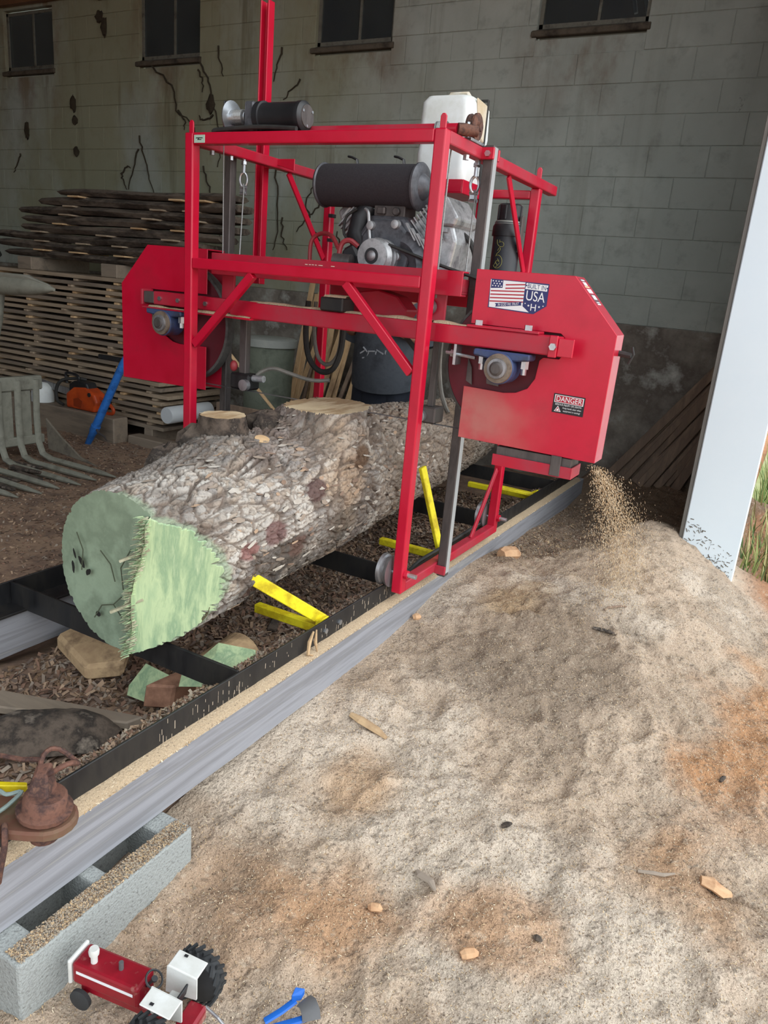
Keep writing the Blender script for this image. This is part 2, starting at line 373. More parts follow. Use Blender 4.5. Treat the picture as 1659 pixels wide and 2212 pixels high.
for i, (a, b) in enumerate(WINX):
    w = tag(MB().box(a, a+.035, WY+.05, WY+.09, 3.70, 4.37).box(b-.035, b, WY+.05, WY+.09, 3.70, 4.37).box(a, b, WY+.05, WY+.09, 3.70, 3.735).box(a, b, WY+.05, WY+.09, 4.335, 4.37).build('window_%d' % (i+1), WFRAME),
            ['small dark two-pane window at the far left, brown board above it', 'small dark window left of the red mast', 'small dark window between the mast and the white jug', 'small window with blue-grey panes, nearest the white post'][i], kind='structure')
    c = (a+b)/2+.05
    MB().box(c-.012, c+.012, WY+.05, WY+.085, 3.735, 4.335).build('mullion', WFRAME, w)
    for p, q in ((a+.035, c-.012), (c+.012, b-.035)): MB().box(p, q, WY+.066, WY+.072, 3.735, 4.335).build('pane', GLASS, w)
    MB().hexa([(a-.04, WY-.03, 3.62), (b+.03, WY-.03, 3.62), (b+.03, WY+.05, 3.62), (a-.04, WY+.05, 3.62), (a-.04, WY-.03, 3.665), (b+.03, WY-.03, 3.665), (b+.03, WY+.05, 3.70), (a-.04, WY+.05, 3.70)]).build('window_sill', SILLM, w, bevel=.006)
# a pair of pale rails seen through the window on the right
for k in (0, 1): MB().bar((-.66+.10*k, WY+.16, 4.30), (-.50+.10*k, WY+.16, 3.80), .035, .03).build('pale_rail', WHITEP, bpy.data.objects['window_4'])
tag(MB().box(-9.5, -6.95, WY-.09, WY-.01, 4.42, 4.58).build('trim_1', mat('brown_plate_board', [C(128, 92, 62), C(110, 78, 54)], 4, .85, bump=.1), bevel=.006), 'brown wooden plate board along the wall top', kind='structure')
MB().box(-6.93, -6.7, WY-.12, WY-.01, 4.36, 4.6).build('joist_end', DARKI, bpy.data.objects['trim_1'])
tag(MB().box(-11, .95, -7, WY+.1, 5.4, 5.5).build('ceiling', ROOFM), 'boarded shed roof', kind='structure')
tag(MB().box(-11.1, -11, -7, WY+.1, -.7, 5.4).build('wall_left', DARKI), 'dark boarded end wall', kind='structure')
tag(MB().box(-11.1, -3.5, -7.1, -7, -.7, 5.4).build('wall_front', DARKI), 'unseen dark boarded wall behind the photographer, sized to limit front light', kind='structure')  # out of view; its length is set by how much light enters there
pw = tag(MB().box(1.02, 1.2, 2.31, WY+.03, -.7, 5.4).build('wall_right', DARKI), 'short return wall behind the white post', kind='structure')
PW = thing('door_jamb_post', 'tall white metal-clad post at the right of the opening', 'post', (1.13, 2.25, -.7))
MB().box(.955, 1.302, 2.2, 2.31, -.7, 5.4).build('white_panel', SOFTW, PW, bevel=.006)
MB().box(.928, .954, 2.215, 2.30, -.7, 5.4).build('edge_trim', PTRIM, PW, bevel=.003)
mud = MB()
for k in range(260):
    x = .97+.32*random.random(); top = -.1-.25*((x-.955)/.35)+random.random()**2.2*.22; r = random.uniform(.0015, .006)
    a = random.random()*PI; dx, dz = math.cos(a)*r*2.2, math.sin(a)*r*2.2
    mud.bar((x-dx, 2.1985, top-dz), (x+dx, 2.1985, top+dz), .002, r*.9, up=(0, 0, 1))
mud.build('mud_splash', mat('dried_mud', [C(120, 112, 100), C(92, 86, 78)], 30, .95), PW)

# terrain: thin plate through levels read off the scene
CP = np.array([(-.05, -3.2, -.50), (-.05, -2.2, -.47), (-.05, -1.7, -.45), (-.05, -1.3, -.36), (-.05, -.85, -.29), (-.05, -.45, -.262), (-.05, -.1, -.25), (-.05, .26, -.215), (-.05, .66, -.15), (-.05, 1.33, -.16), (-.05, 2.1, -.2), (-.05, 2.74, -.24), (-.05, 3.6, -.2), (-.05, 4.38, -.14),
    (.25, -1.5, -.44), (.25, -2.2, -.46), (.3, -.6, -.335), (.3, .1, -.24), (.3, .8, -.13), (.25, 1.2, -.17), (.3, 1.6, -.22), (.2, 2.0, -.25), (.46, 2.15, -.17), (.35, 3.0, -.28), (.2, 2.5, -.27), (.4, 3.7, -.2), (.5, 4.38, -.12), (1.0, 4.38, -.1),
    (.72, 2.2, .0), (.96, 2.18, -.065), (1.3, 2.18, -.255), (.75, 1.6, -.03), (.8, 1.0, -.09), (.8, .4, -.2), (1.15, 1.5, -.16), (1.35, 1.6, -.25), (1.55, 1.77, -.31), (1.3, .8, -.27), (1.3, .2, -.33), (.7, -.3, -.31), (.7, -.9, -.38), (.9, -1.5, -.43), (1.4, -.5, -.38), (1.7, -1.0, -.42), (1.8, 1.0, -.40), (2.2, 0, -.44), (2.4, 2, -.5), (1.6, 2.6, -.42), (1.45, 3.2, -.5), (2.4, 3.6, -.56), (2.4, -2.5, -.5), (1.2, -2.6, -.47), (.75, 2.6, -.10), (.9, 3.2, -.2)])
def tps_k(r): return np.where(r > 1e-9, r*r*np.log(np.maximum(r, 1e-9)), 0)
_n = len(CP); _K = tps_k(np.linalg.norm(CP[:, None, :2]-CP[None, :, :2], axis=2))+np.eye(_n)*.01
_P = np.c_[np.ones(_n), CP[:, :2]]
_A = np.block([[_K, _P], [_P.T, np.zeros((3, 3))]]); _w = np.linalg.solve(_A, np.r_[CP[:, 2], 0, 0, 0])
def dust_base(x, y):
    x = np.asarray(x, float).ravel(); y = np.asarray(y, float).ravel()
    return tps_k(np.hypot(x[:, None]-CP[None, :, 0], y[:, None]-CP[None, :, 1]))@_w[:_n]+_w[_n]+_w[_n+1]*x+_w[_n+2]*y
DIM = [(.9, .72, .13, -.035), (1.02, .55, .10, .02), (.75, -.1, .1, -.025), (1.12, .02, .09, -.03), (.55, .45, .12, .02), (.35, -.25, .08, -.018), (.62, -.62, .07, -.016), (.42, -.85, .06, .014), (1.3, .55, .1, .02), (1.25, -.35, .08, -.015), (.22, .95, .07, .03), (.5, 1.1, .12, .03), (.2, .45, .07, .02)]
ARC = [(1.02, .60, .11, .3, 5.2, .018), (1.22, .72, .09, 1.0, 5.8, -.02), (.62, -.15, .16, -.6, 1.2, .016), (.45, -.62, .14, .2, 2.6, .014), (.78, -.42, .2, -1.2, .6, -.016), (.95, .05, .24, -1.0, .9, .018), (.55, -.95, .18, 1.6, 3.4, .014), (.3, -.35, .1, -.5, 2.2, -.014), (1.15, -.15, .18, 2.4, 4.2, .014), (.85, -1.0, .16, .2, 1.9, .012), (.50, .30, .2, .8, 2.6, .02), (1.3, -.95, .2, 1.0, 2.8, .012), (.66, .62, .22, -.3, 1.4, .024)]
def dust_h(x, y):
    x = np.asarray(x, float).ravel(); y = np.asarray(y, float).ravel(); h = dust_base(x, y)
    P = np.c_[x, y, x*0]
    am = sstep(-.06, .12, x)
    h = h+am*(.085*(fbm(P*2.6, 4, 3)-.47)+.055*(np.abs(fbm(P*6, 3, 11)-.47)*-2+.3)+.034*(fbm(P*19, 3, 9)-.47))+.005*(vnoise(P*75, 5)-.5)+.0035*(vnoise(P*160, 8)-.5)
    for a, b, r, d in DIM:
        q = np.hypot(x-a, y-b)/r; h = h+d*np.exp(-q*q*1.5)*(.6+.8*vnoise(P*9, 21))
    for a, b, R_, t0_, t1_, d in ARC:                  # scuffs and boot edges
        q = np.hypot(x-a, y-b); an = (np.arctan2(y-b, x-a)-t0_) % (2*PI); on_ = sstep(0, .35, an)*sstep(t1_-t0_, t1_-t0_-.35, an)
        h = h+d*on_*np.exp(-((q-R_-.04*(fbm(P*6, 3, 33)-.47))/.022)**2)
    cr = np.abs(y+.60+.14*(x-1.44)+.05*(fbm(P*9, 3, 44)-.47)); h = h-.035*np.exp(-(cr/.012)**2)*sstep(1.42, 1.47, x)*sstep(1.95, 1.8, x)
    return h
xs = np.linspace(-.12, 2.6, 300); ys = np.concatenate([np.linspace(-3.1, 1.6, 520), np.linspace(1.62, WY-.005, 130)])
GX, GY = np.meshgrid(xs, ys, indexing='ij'); V = np.c_[GX.ravel(), GY.ravel(), dust_h(GX, GY)]
P0 = np.c_[V[:, 0], V[:, 1], V[:, 0]*0]
lin = lambda *c: np.array(C(*c)[:3])
col = np.tile(lin(216, 193, 170), (len(V), 1))
def lay(colr, w): 
    global col
    col = col*(1-w[:, None])+lin(*colr)*w[:, None]
lay((230, 214, 196), sstep(.46, .62, fbm(P0*2.2, 4, 31))*.8)
lay((178, 156, 134), sstep(.5, .66, fbm(P0*3.1+5, 5, 41))*.55)
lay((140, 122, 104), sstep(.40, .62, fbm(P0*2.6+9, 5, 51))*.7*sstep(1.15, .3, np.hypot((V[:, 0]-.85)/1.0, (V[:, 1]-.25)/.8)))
def blob(x, y, rx, ry): return sstep(1.25, .35, np.hypot((V[:, 0]-x)/rx, (V[:, 1]-y)/ry)+2.2*(fbm(P0*3.6, 5, 61)-.47))
lay((200, 140, 86), .75*blob(1.62, .25, .34, .75)); lay((206, 150, 98), .55*blob(.95, -1.2, .26, .16)); lay((196, 142, 92), .65*blob(.55, -1.35, .25, .25)); lay((190, 140, 92), .6*blob(1.5, -.75, .3, .25))
lay((206, 160, 112), .6*blob(.35, -.95, .2, .25)); lay((214, 178, 132), .6*blob(.3, .75, .16, .3)); lay((186, 150, 118), .6*blob(.2, -1.7, .3, .45)); lay((204, 150, 100), .5*blob(1.85, 1.3, .35, .8))
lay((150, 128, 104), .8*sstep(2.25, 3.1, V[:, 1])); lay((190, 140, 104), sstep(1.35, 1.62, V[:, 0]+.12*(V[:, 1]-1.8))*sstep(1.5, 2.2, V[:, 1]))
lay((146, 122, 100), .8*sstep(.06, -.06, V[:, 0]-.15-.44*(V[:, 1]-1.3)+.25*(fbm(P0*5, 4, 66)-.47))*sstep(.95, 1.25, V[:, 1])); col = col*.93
spk = vnoise(P0*115, 71); lay((96, 84, 72), (spk > .84)*.6); lay((236, 224, 204), (vnoise(P0*120, 81) > .86)*.3)
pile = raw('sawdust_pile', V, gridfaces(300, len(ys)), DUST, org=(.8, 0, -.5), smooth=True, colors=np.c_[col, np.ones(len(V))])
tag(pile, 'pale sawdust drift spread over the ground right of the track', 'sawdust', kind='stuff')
# loose shavings on top of it
def chips(name, n, xr, yr, hf, cols, ln=(.006, .018), wd=(.002, .005), label=None, cat=None, mask=None, parent=None, bend=.25, tilt=.5, lift=.002):
    x = rng.uniform(*xr, n); y = rng.uniform(*yr, n)
    if mask is not None: k = mask(x, y); x = x[k]; y = y[k]
    n = len(x); z = hf(x, y)+lift
    a = rng.uniform(0, 2*PI, n); L_ = rng.uniform(*ln, n); W_ = rng.uniform(*wd, n); ti = rng.normal(0, tilt, n); ro = rng.normal(0, tilt, n)
    d = np.c_[np.cos(a)*np.cos(ti), np.sin(a)*np.cos(ti), np.sin(ti)]; s_ = np.c_[-np.sin(a)*np.cos(ro), np.cos(a)*np.cos(ro), np.sin(ro)]
    nrm = np.cross(d, s_); c = np.c_[x, y, z]; V = []
    for t, b in ((-.5, 0), (0, 1), (.5, 0)):
        p = c+d*(t*L_)[:, None]+nrm*(b*L_*bend*rng.uniform(-1, 1, n))[:, None]
        V += [p-s_*(W_/2)[:, None], p+s_*(W_/2)[:, None]]
    V = np.stack(V, 1).reshape(-1, 3); b = np.arange(n)[:, None]*6
    F = np.concatenate([b+np.array([[0, 1, 3, 2]]), b+np.array([[2, 3, 5, 4]])], 1).reshape(-1, 4)
    ob = raw(name, V, F, cols, org=(float(x.mean()), float(y.mean()), float(z.min())), parent=parent) if parent is None else raw(name, V, F, cols, org=ORG[parent.name], parent=parent)
    if len(cols) > 1: ob.data.polygons.foreach_set('material_index', np.repeat(rng.integers(0, len(cols), n), 2).astype(np.int32))
    tag(ob, label, cat, kind='stuff'); return ob
SHV = [mat('shaving_%s' % k, [C(*c)], 1, .9) for k, c in (('pale', (232, 216, 188)), ('tan', (204, 176, 138)), ('grey', (170, 156, 138)), ('brown', (128, 104, 82)), ('cream', (240, 228, 206)))]
GRAN = mat('granular_sawdust', [C(136, 118, 98), C(200, 178, 148), C(172, 150, 122), C(214, 196, 168)], 160, .95, bump=.6, bscale=170, pos=[.34, .46, .55, .66])
GRANB = mat('granular_bark_dust', [C(110, 92, 78), C(170, 144, 118), C(140, 118, 98), C(192, 166, 138)], 110, .95, bump=.7, bscale=120, pos=[.34, .46, .55, .66])
BRK = [mat('bark_%s' % k, [C(*c)], 1, .95) for k, c in (('dark', (112, 96, 86)), ('brown', (136, 114, 98)), ('grey', (154, 140, 126)), ('tan', (172, 146, 122)), ('red', (142, 112, 94)))]
chips('loose_shavings', 120000, (-.03, 2.2), (-2.6, 2.1), dust_h, [SHV[0], SHV[1], SHV[1], SHV[2], SHV[2], SHV[3]], ln=(.003, .009), wd=(.001, .0022), label='loose curled shavings lying on the sawdust drift', cat='shavings', mask=lambda x, y: ~((x > .9) & (y > 1.9)))
chips('chute_debris', 5000, (-.03, .7), (1.15, 3.2), dust_h, BRK+SHV[1:4], label='coarse shreds between the grey timber and the sawdust mound', cat='wood shreds', mask=lambda x, y: x < .12+.42*(y-1.3)+.08*np.sin(y*9), ln=(.012, .045), wd=(.002, .007), tilt=.5)
# floor of the shed
fx = np.concatenate([np.linspace(-11, -3.2, 70), np.linspace(-3.15, -.02, 174)]); fy = np.concatenate([np.linspace(-7, -2.2, 30), np.linspace(-2.15, 2.6, 260), np.linspace(2.65, WY, 40)])
def floor_h(x, y):
    x = np.asarray(x, float).ravel(); y = np.asarray(y, float).ravel(); P = np.c_[x, y, x*0]
    tr = sstep(-1.5, -1.25, x)
    h = -.385+.04*(fbm(P*1.6, 4, 7)-.47)+.012*(fbm(P*9, 3, 17)-.47)
    h = h+tr*(.05+.11*(fbm(P*4.5, 4, 27)-.47)+.05*sstep(-.55, -.2, x))-.06*sstep(-1.2, -2.2, y)*tr
    k = sstep(-.30, -.12, x); return h*(1-k)+(dust_base(x, y)-.012)*k
GX, GY = np.meshgrid(fx, fy, indexing='ij')
fl = raw('floor', np.c_[GX.ravel(), GY.ravel(), floor_h(GX, GY)], gridfaces(len(fx), len(fy)), DIRT, org=(-4, 0, -.5), smooth=True)
tag(fl, 'bare dirt floor of the shed', kind='structure')
og = MB(); og.add([(-.1, -40, -.62), (60, -40, -.62), (60, 40, -.62), (-.1, 40, -.62), (-40, -40, -.66), (-.1, -40, -.66), (-.1, -7, -.66), (-40, -7, -.66)], [(0, 1, 2, 3), (4, 5, 6, 7)])
tag(og.build('ground_outside', CLAY), 'orange clay ground outside the shed', kind='structure')
# ---------------------------------------------------------------- track bed
for nm, x0, x1, lab in (('timber_beam', -.20, -.045, 'long grey weathered timber carrying the near rail beside the sawdust'), ('timber_beam', -1.42, -1.265, 'long grey weathered timber carrying the far rail, left of the log')):
    b = MB(); n = 26; ys_ = np.linspace(-2.5, 3.5, n); vs = []
    for y in ys_:
        j = lambda: random.uniform(-.003, .003)
        vs += [(x0+j(), y, -.27+j()), (x1+j(), y, -.27+j()), (x1+j(), y, -.082+j()), (x0+j(), y, -.082+j())]
    fs = [(0, 1, 2, 3), tuple(4*(n-1)+k for k in (3, 2, 1, 0))]+[(4*i+k, 4*i+(k+1) % 4, 4*i+4+(k+1) % 4, 4*i+4+k) for i in range(n-1) for k in range(4)]
    tag(b.add(vs, fs).build(nm, GREYW, bevel=.004), lab, 'timber', 'timbers under the rails')
TR = thing('sawmill_track', 'black steel sawmill track with two rails and cross bunks', 'track', (-.72, 0, -.082))
for xr, s in ((-.091, -1), (-1.356, 1)):
    MB().box(xr-.005, xr+.005, -2.02, 3.45, -.08, .027).box(min(xr, xr+s*.11), max(xr, xr+s*.11), -2.02, 3.45, -.0815, -.07).build('rail', BLKP, TR, bevel=.002)
for y in (-1.046, .225, 1.5, 2.75):
    MB().box(-1.348, -.10, y, y+.012, -.08, .027).box(-1.348, -.10, y+.012, y+.075, -.08, -.068).build('cross_bunk', BLKP, TR, bevel=.002)
for y in (-.50, -.39, .32, .42): MB().cyl((-.087, y, -.02), (-.078, y, -.02), .012, n=6).build('bolt', ZINC, TR)
# scuffs of sawdust stuck in streaks on the near rail
sc = MB()
for k in range(90):
    y = random.uniform(-1.45, .1); z = random.uniform(-.07, .005); h = random.uniform(.004, .03)
    sc.box(-.0858, -.0850, y, y+random.uniform(.001, .0035), z, min(z+h, .02))
sc.build('dust_streak', SHV[2], TR)
# log stops: a yellow bar on the bunk line and a hinged yellow arm
def stop(yb, x_in, arm):
    MB().box(x_in, -.115, yb-.02, yb+.02, -.055, -.015).build('stop_bar', YEL, TR, bevel=.004)
    MB().bar(arm[0], arm[1], .022, .05, up=arm[2]).build('stop_arm', YEL, TR, bevel=.003)
    MB().prism([(-.135, yb-.035, -.05), (-.10, yb-.035, -.05), (-.10, yb-.035, .03), (-.135, yb-.035, .015)], (0, .05, 0)).build('stop_lug', YEL, TR, bevel=.003)
stop(-.47, -.47, ((-.125, -.455, .0), (-.325, -.80, .285), (0, 0, 1)))
stop(.70, -.50, ((-.12, .68, .02), (-.235, .60, .47), (.1, 1, 0)))
stop(2.35, -.65, ((-.12, 2.3, .0), (-.42, 2.2, .03), (0, 1, 0)))
# sawdust left on the timbers along the rails
chips('rail_shavings', 5200, (-.075, -.045), (-2.0, 3.3), lambda x, y: x*0-.082, SHV[:3], label='strip of sawdust lying along the near timber', cat='sawdust', tilt=.3, ln=(.006, .016))
st = MB(); n = 240; vs = []; ysn = np.linspace(-2.0, 3.4, n); 
for y in ysn:
    k = .5*vnoise(np.array([[y*30, 1.5, 0]]), 3)[0]
    vs += [(-.086, y, -.0805), (-.086, y, -.060+.010*k), (-.062, y, -.066+.014*k), (-.045, y, -.0835+.004*k)]
tag(st.add(vs, [(4*i+k, 4*i+k+1, 4*i+k+5, 4*i+k+4) for i in range(n-1) for k in range(3)]).build('sawdust_strip', GRAN, smooth=True), 'long low ridge of sawdust between near rail and timber edge', 'sawdust', kind='stuff')
st = MB(); vs = []
for y in ysn:
    k = .5*vnoise(np.array([[y*30, 7.5, 0]]), 4)[0]
    vs += [(-.097, y, -.069), (-.097, y, -.035+.02*k), (-.15, y, -.045+.04*k), (-.205, y, -.075+.01*k), (-.24, y, -.12)]
tag(st.add(vs, [(5*i+k, 5*i+k+1, 5*i+k+6, 5*i+k+5) for i in range(n-1) for k in range(4)]).build('bark_dust_ridge', GRANB, smooth=True), 'brown ridge of bark dust along the inside of the near rail', 'bark dust', kind='stuff')
chips('rail_bark_bits', 9000, (-.25, -.10), (-1.9, 3.3), lambda x, y: -.055+0*x-.35*np.maximum(0, -x-.17), BRK+SHV[2:4], label='small bark bits heaped inside the near rail', cat='bark', ln=(.008, .03), wd=(.004, .012), tilt=.6)

# ---------------------------------------------------------------- the log
def rad(y): y = np.asarray(y, float); return np.where(y < .15, .347+.0438*y, .3536-.035*(y-.15))
def axis(y): return -.646-.094*y, float(rad(y))
PA = Vector((-.385, -1.2, .515)); PB = Vector((-.475, -1.2, .02)); PC = Vector((-.250, -.945, .26))
NB = (PB-PA).cross(PC-PA).normalized(); NB = NB if NB.y < 0 else -NB
def yB(x, z): return PA.y-((x-PA.x)*NB.x+(z-PA.z)*NB.z)/NB.y
def chord_side(x, z):                       # >0 on the right of the hinge line
    return (x-PB.x)*(PA.z-PB.z)-(z-PB.z)*(PA.x-PB.x)
NT, NYL = 440, 640; YE = 2.85; ZC = .785
th = np.linspace(0, 2*PI, NT, endpoint=False); t = np.linspace(0, 1, NYL)**1.25
cx0, r0 = axis(-1.15); rx = cx0+r0*np.cos(th); rz = .03+r0+r0*np.sin(th)
rim_r = chord_side(rx, rz) > 0
y0 = np.where(rim_r, np.maximum(-1.2, yB(rx, rz)), -1.185)
Y = y0[None, :]+(YE-y0[None, :])*t[:, None]; TH = np.broadcast_to(th, Y.shape)
def log_radius(Yf, Tf):
    r = rad(Yf); ca, sa = np.cos(Tf), np.sin(Tf)
    P = np.c_[ca*r, Yf, sa*r]
    r = r*(1+.07*(fbm(P*2.2, 3, 2)-.45))
    r = r+.165*np.exp(-((Yf-.20)/.27)**4)*np.exp(-((np.angle(np.exp(1j*(Tf-1.25))))/.60)**2)          # swelling of the crotch
    r = r+.05*np.exp(-((Yf+.55)/.25)**2)*np.exp(-((np.angle(np.exp(1j*(Tf-1.95))))/.4)**2)
    Q = np.c_[P[:, 0]*17, P[:, 1]*6, P[:, 2]*17]+1.3*np.c_[vnoise(P*6, 91), vnoise(P*6, 92), vnoise(P*6, 93)]
    f1, f2, idh = worley(Q, 3); plate = sstep(.01, .15, f2-f1)
    Q2 = np.c_[P[:, 0]*46, P[:, 1]*18, P[:, 2]*46]+1.5*np.c_[vnoise(P*20, 94), vnoise(P*20, 95), vnoise(P*20, 96)]
    g1, g2, ih2 = worley(Q2, 13); pl2 = sstep(.01, .17, g2-g1)
    d = .014*(plate-.6)*(.4+1.2*idh)+.009*(pl2-.5)*(.3+1.3*ih2)+.010*(fbm(P*np.array([30, 12, 30]), 3, 23)-.45)+.006*(fbm(P*90, 2, 29)-.45)
    d = d*(.3+.7*sstep(-1.22, -.98, Yf))
    return r+d, P, idh, ih2, np.minimum(plate, .35+.65*pl2)
Yf, Tf = Y.ravel(), TH.ravel(); R_, PL, idh, ih2, plt = log_radius(Yf, Tf)
cxv = -.646-.094*Yf; czv = .03+rad(Yf)
X = cxv+R_*np.cos(Tf); Z = czv+R_*np.sin(Tf); flat = Z > ZC; Z = np.minimum(Z, ZC+.0015*vnoise(np.c_[X*60, Yf*9, X*0], 4))
Z = np.maximum(Z, .03)
Yg = Yf.reshape(Y.shape); Xg = X.reshape(Y.shape); Zg = Z.reshape(Y.shape)       # seat the first ring exactly on the notch plane
dy = np.where(rim_r, np.maximum(-1.2, yB(Xg[0], Zg[0]))-Yg[0], 0); fade = np.clip(1-np.arange(NYL)/40, 0, 1)[:, None]
Yf = (Yg+fade*dy[None, :]).ravel()
# bark colours: lichen-white plates, greys, browns, purple-brown scars, soot-dark crotch
colr = np.tile(lin(176, 168, 158), (len(X), 1))
def clay(c, w):
    global colr
    colr = colr*(1-w[:, None])+lin(*c)*w[:, None]
clay((138, 126, 118), sstep(.5, .8, idh)*.7); clay((204, 200, 192), sstep(.4, .1, ih2)*.8); clay((150, 146, 142), sstep(.6, .9, ih2)*.7); clay((176, 160, 142), sstep(.4, .6, ih2)*sstep(.9, .7, ih2)*.6)
clay((214, 208, 198), sstep(.5, .64, fbm(PL*3.0, 4, 33))*.6*(ih2 > .3)); clay((122, 102, 94), sstep(.57, .68, fbm(PL*2.3+4, 4, 35))*.7)
clay((186, 158, 126), sstep(.52, .68, fbm(np.c_[PL[:, 0]*4, PL[:, 1]*2, PL[:, 2]*4]+8, 4, 37))*.55)
clay((62, 56, 52), sstep(.38, .55, fbm(PL*3.3+2, 4, 39))*np.exp(-((Yf+.50)/.5)**2)*sstep(1.05, 1.75, Tf)*.9); clay((104, 96, 90), sstep(.46, .6, fbm(PL*5.5+12, 4, 45))*.6)
clay((70, 62, 52), sstep(.4, .6, fbm(PL*5+6, 4, 43))*np.exp(-((Yf+.02)/.22)**2)*sstep(.9, 1.5, Tf)*.8)
clay((124, 104, 82), sstep(.15, .6, Yf)*.5); clay((112, 96, 84), sstep(.75, .25, plt)*.75)
clay((150, 166, 140), .8*sstep(.035, .0, np.abs(Yf-np.broadcast_to(y0, Y.shape).ravel())-.02*vnoise(PL*30, 3))*(np.cos(Tf-.1) > .1))   # sealer dripped over the bark edge
for sy, st_, sr, c in ((-.28, .42, .055, (92, 66, 62)), (-.62, .16, .05, (116, 84, 80)), (-.80, .10, .035, (142, 100, 94)), (-.45, -.18, .045, (98, 74, 64)), (.1, .55, .05, (110, 86, 66)), (-.72, -.55, .05, (84, 62, 52))):
    q = np.hypot((Yf-sy)/(sr*1.6), np.angle(np.exp(1j*(Tf-st_)))*.33/sr)+.5*(fbm(PL*14, 3, 47)-.47); w = sstep(1.1, .75, q); clay(c, w*.9)
BARK = mat('bark', [C(190, 190, 190), C(255, 255, 255), C(222, 222, 222)], 45, .92, bump=.5, bscale=70, attr='col', pos=[.35, .5, .68])
LG = thing('crotch_log', 'big rough-barked log with green painted end lying on the track', 'log', (-.65, .5, .03))
V = np.c_[X, Yf, Z]; F = gridfaces(NYL, NT, True)
ff = flat[F].sum(1) >= 3
body = raw('bark', V, F, [BARK, TOPCUT], org=ORG[LG.name], parent=LG, smooth=True, colors=np.c_[colr, np.ones(len(X))])
body.data.polygons.foreach_set('material_index', ff.astype(np.int32))
MB().add([tuple(p) for p in V[-NT:]], [tuple(range(NT))]).build('far_end', CHUNK, LG)
# end faces: felling cut in shaded green, slanted notch in lit green
rimV = V[:NT]
def cap(name, idx, material, ridge, plane, pp):
    pts = [Vector(rimV[i]) for i in idx]+ridge
    c = sum((p for p in pts), Vector())/len(pts); n = len(pts); inn = []
    for p in pts:
        s_ = c+(p-c)*.985; inn.append(s_-plane*((s_-pp).dot(plane)))
    return MB().add(pts+inn, [(i, (i+1) % n, (i+1) % n+n, i+n) for i in range(n)]+[tuple(range(n, 2*n))]).build(name, material, LG)
right = [i for i in range(NT) if rim_r[i]]; left = [i for i in range(NT) if not rim_r[i]]
# order each run so that it is continuous around the rim
def run(ix):
    k = next(j for j in range(len(ix)) if (ix[j]-1) % NT not in set(ix)); return ix[k:]+ix[:k]
right = run(right); left = run(left)
pR0, pR1 = Vector(rimV[right[0]]), Vector(rimV[right[-1]])
NRG = 26; ridge = []
for i in range(1, NRG):
    f = i/NRG; p = pR1.lerp(pR0, f); p.x += .012*math.sin(f*9)+random.uniform(-.006, .006); p.y = -1.2; ridge.append(p)
RW = [Vector((-.030, .016, 0))]*len(ridge)
cap('felling_cut', left, GREEN, [p+o for p, o in zip(reversed(ridge), RW)], Vector((0, 1, 0)), Vector((0, -1.185, 0)))
cap('notch_face', right, GREEN2, [p+Vector((.006, -.022, 0)) for p in ridge], NB, PA+Vector((0, -.008, 0)))
rw = MB(); ra = [p+Vector((.006, -.022, 0)) for p in ridge]; rb = [p+Vector((-.030, .018, 0)) for p in ridge]; nr_ = len(ra)
rw.add(ra+rb, [(i, i+1, i+1+nr_, i+nr_) for i in range(nr_-1)]).build('torn_hinge', SPLINT, LG)
sp = MB()                                       # torn fibres along the hinge
for k in range(420):
    f = random.random(); p = pR1.lerp(pR0, f); p.x += .012*math.sin(f*9)+random.uniform(-.034, .006); p.y = -1.2-.018*random.random()
    d = Vector((random.uniform(-.5, .25), -1, random.uniform(-.35, .35))).normalized(); L_ = random.uniform(.008, .030)
    sp.bar((p.x, p.y+.01, p.z), p+d*L_, random.uniform(.003, .009), random.uniform(.002, .005), w1=.001, h1=.001, m=random.randint(0, 1))
for f, L_ in ((.42, .10), (.78, .075)):
    p = pR1.lerp(pR0, 1-f); sp.bar(p+Vector((.01, .01, 0)), p+Vector((-.075, -L_*.6, -.05)), .014, .009, m=0)
sp.build('hinge_splinters', [SPLINT, GREEN2], LG)
hol = MB()                                      # knot holes and checks in the felling cut
for (x, z, w, h, a) in ((-.70, .33, .012, .05, .6), (-.665, .30, .01, .035, -.7), (-.745, .30, .008, .05, .1), (-.62, .15, .012, .022, .2), (-.735, .355, .006, .04, .3)):
    e = Vector((math.cos(a), 0, math.sin(a))); u = Vector((-math.sin(a), 0, math.cos(a))); c = Vector((x, -1.2015, z))
    hol.add([c+e*w*math.cos(q)*random.uniform(.7, 1.2)+u*h*.5*math.sin(q) for q in [2*PI*i/10 for i in range(10)]], [tuple(range(10))])
hol.build('knot_hole', mat('rotten_hole', [C(30, 30, 26)], 1, 1), LG)
ck = MB()
def crack(pts, w):
    for a, b in zip(pts, pts[1:]): ck.bar(a, b, w, .002, up=(0, 1, 0))
for pts in ([(-.50, .25), (-.54, .21), (-.50, .17)], [(-.54, .21), (-.60, .19), (-.64, .13)], [(-.72, .44), (-.69, .38), (-.70, .30)], [(-.45, .44), (-.5, .36), (-.49, .28)], [(-.6, .4), (-.55, .36), (-.53, .30)]):
    crack([(x, -1.2012, z) for x, z in pts], .004)
ck.build('drying_crack', mat('crack_brown', [C(78, 84, 66)], 1, 1), LG)
ck = MB(); nb = [(-.31, .14), (-.295, .17), (-.288, .20)]
crack([(x, yB(x, z)-.004, z) for x, z in nb], .008)
for z, x0, x1 in ((.225, -.44, -.28), (.15, -.46, -.36), (.19, -.45, -.31)): crack([(x, yB(x, z+.01*math.sin(x*40))-.0035, z+.01*math.sin(x*40)) for x in np.linspace(x0, x1, 6)], .003)
ck.build('drying_crack', mat('crack_dark', [C(92, 84, 62)], 1, 1), LG)
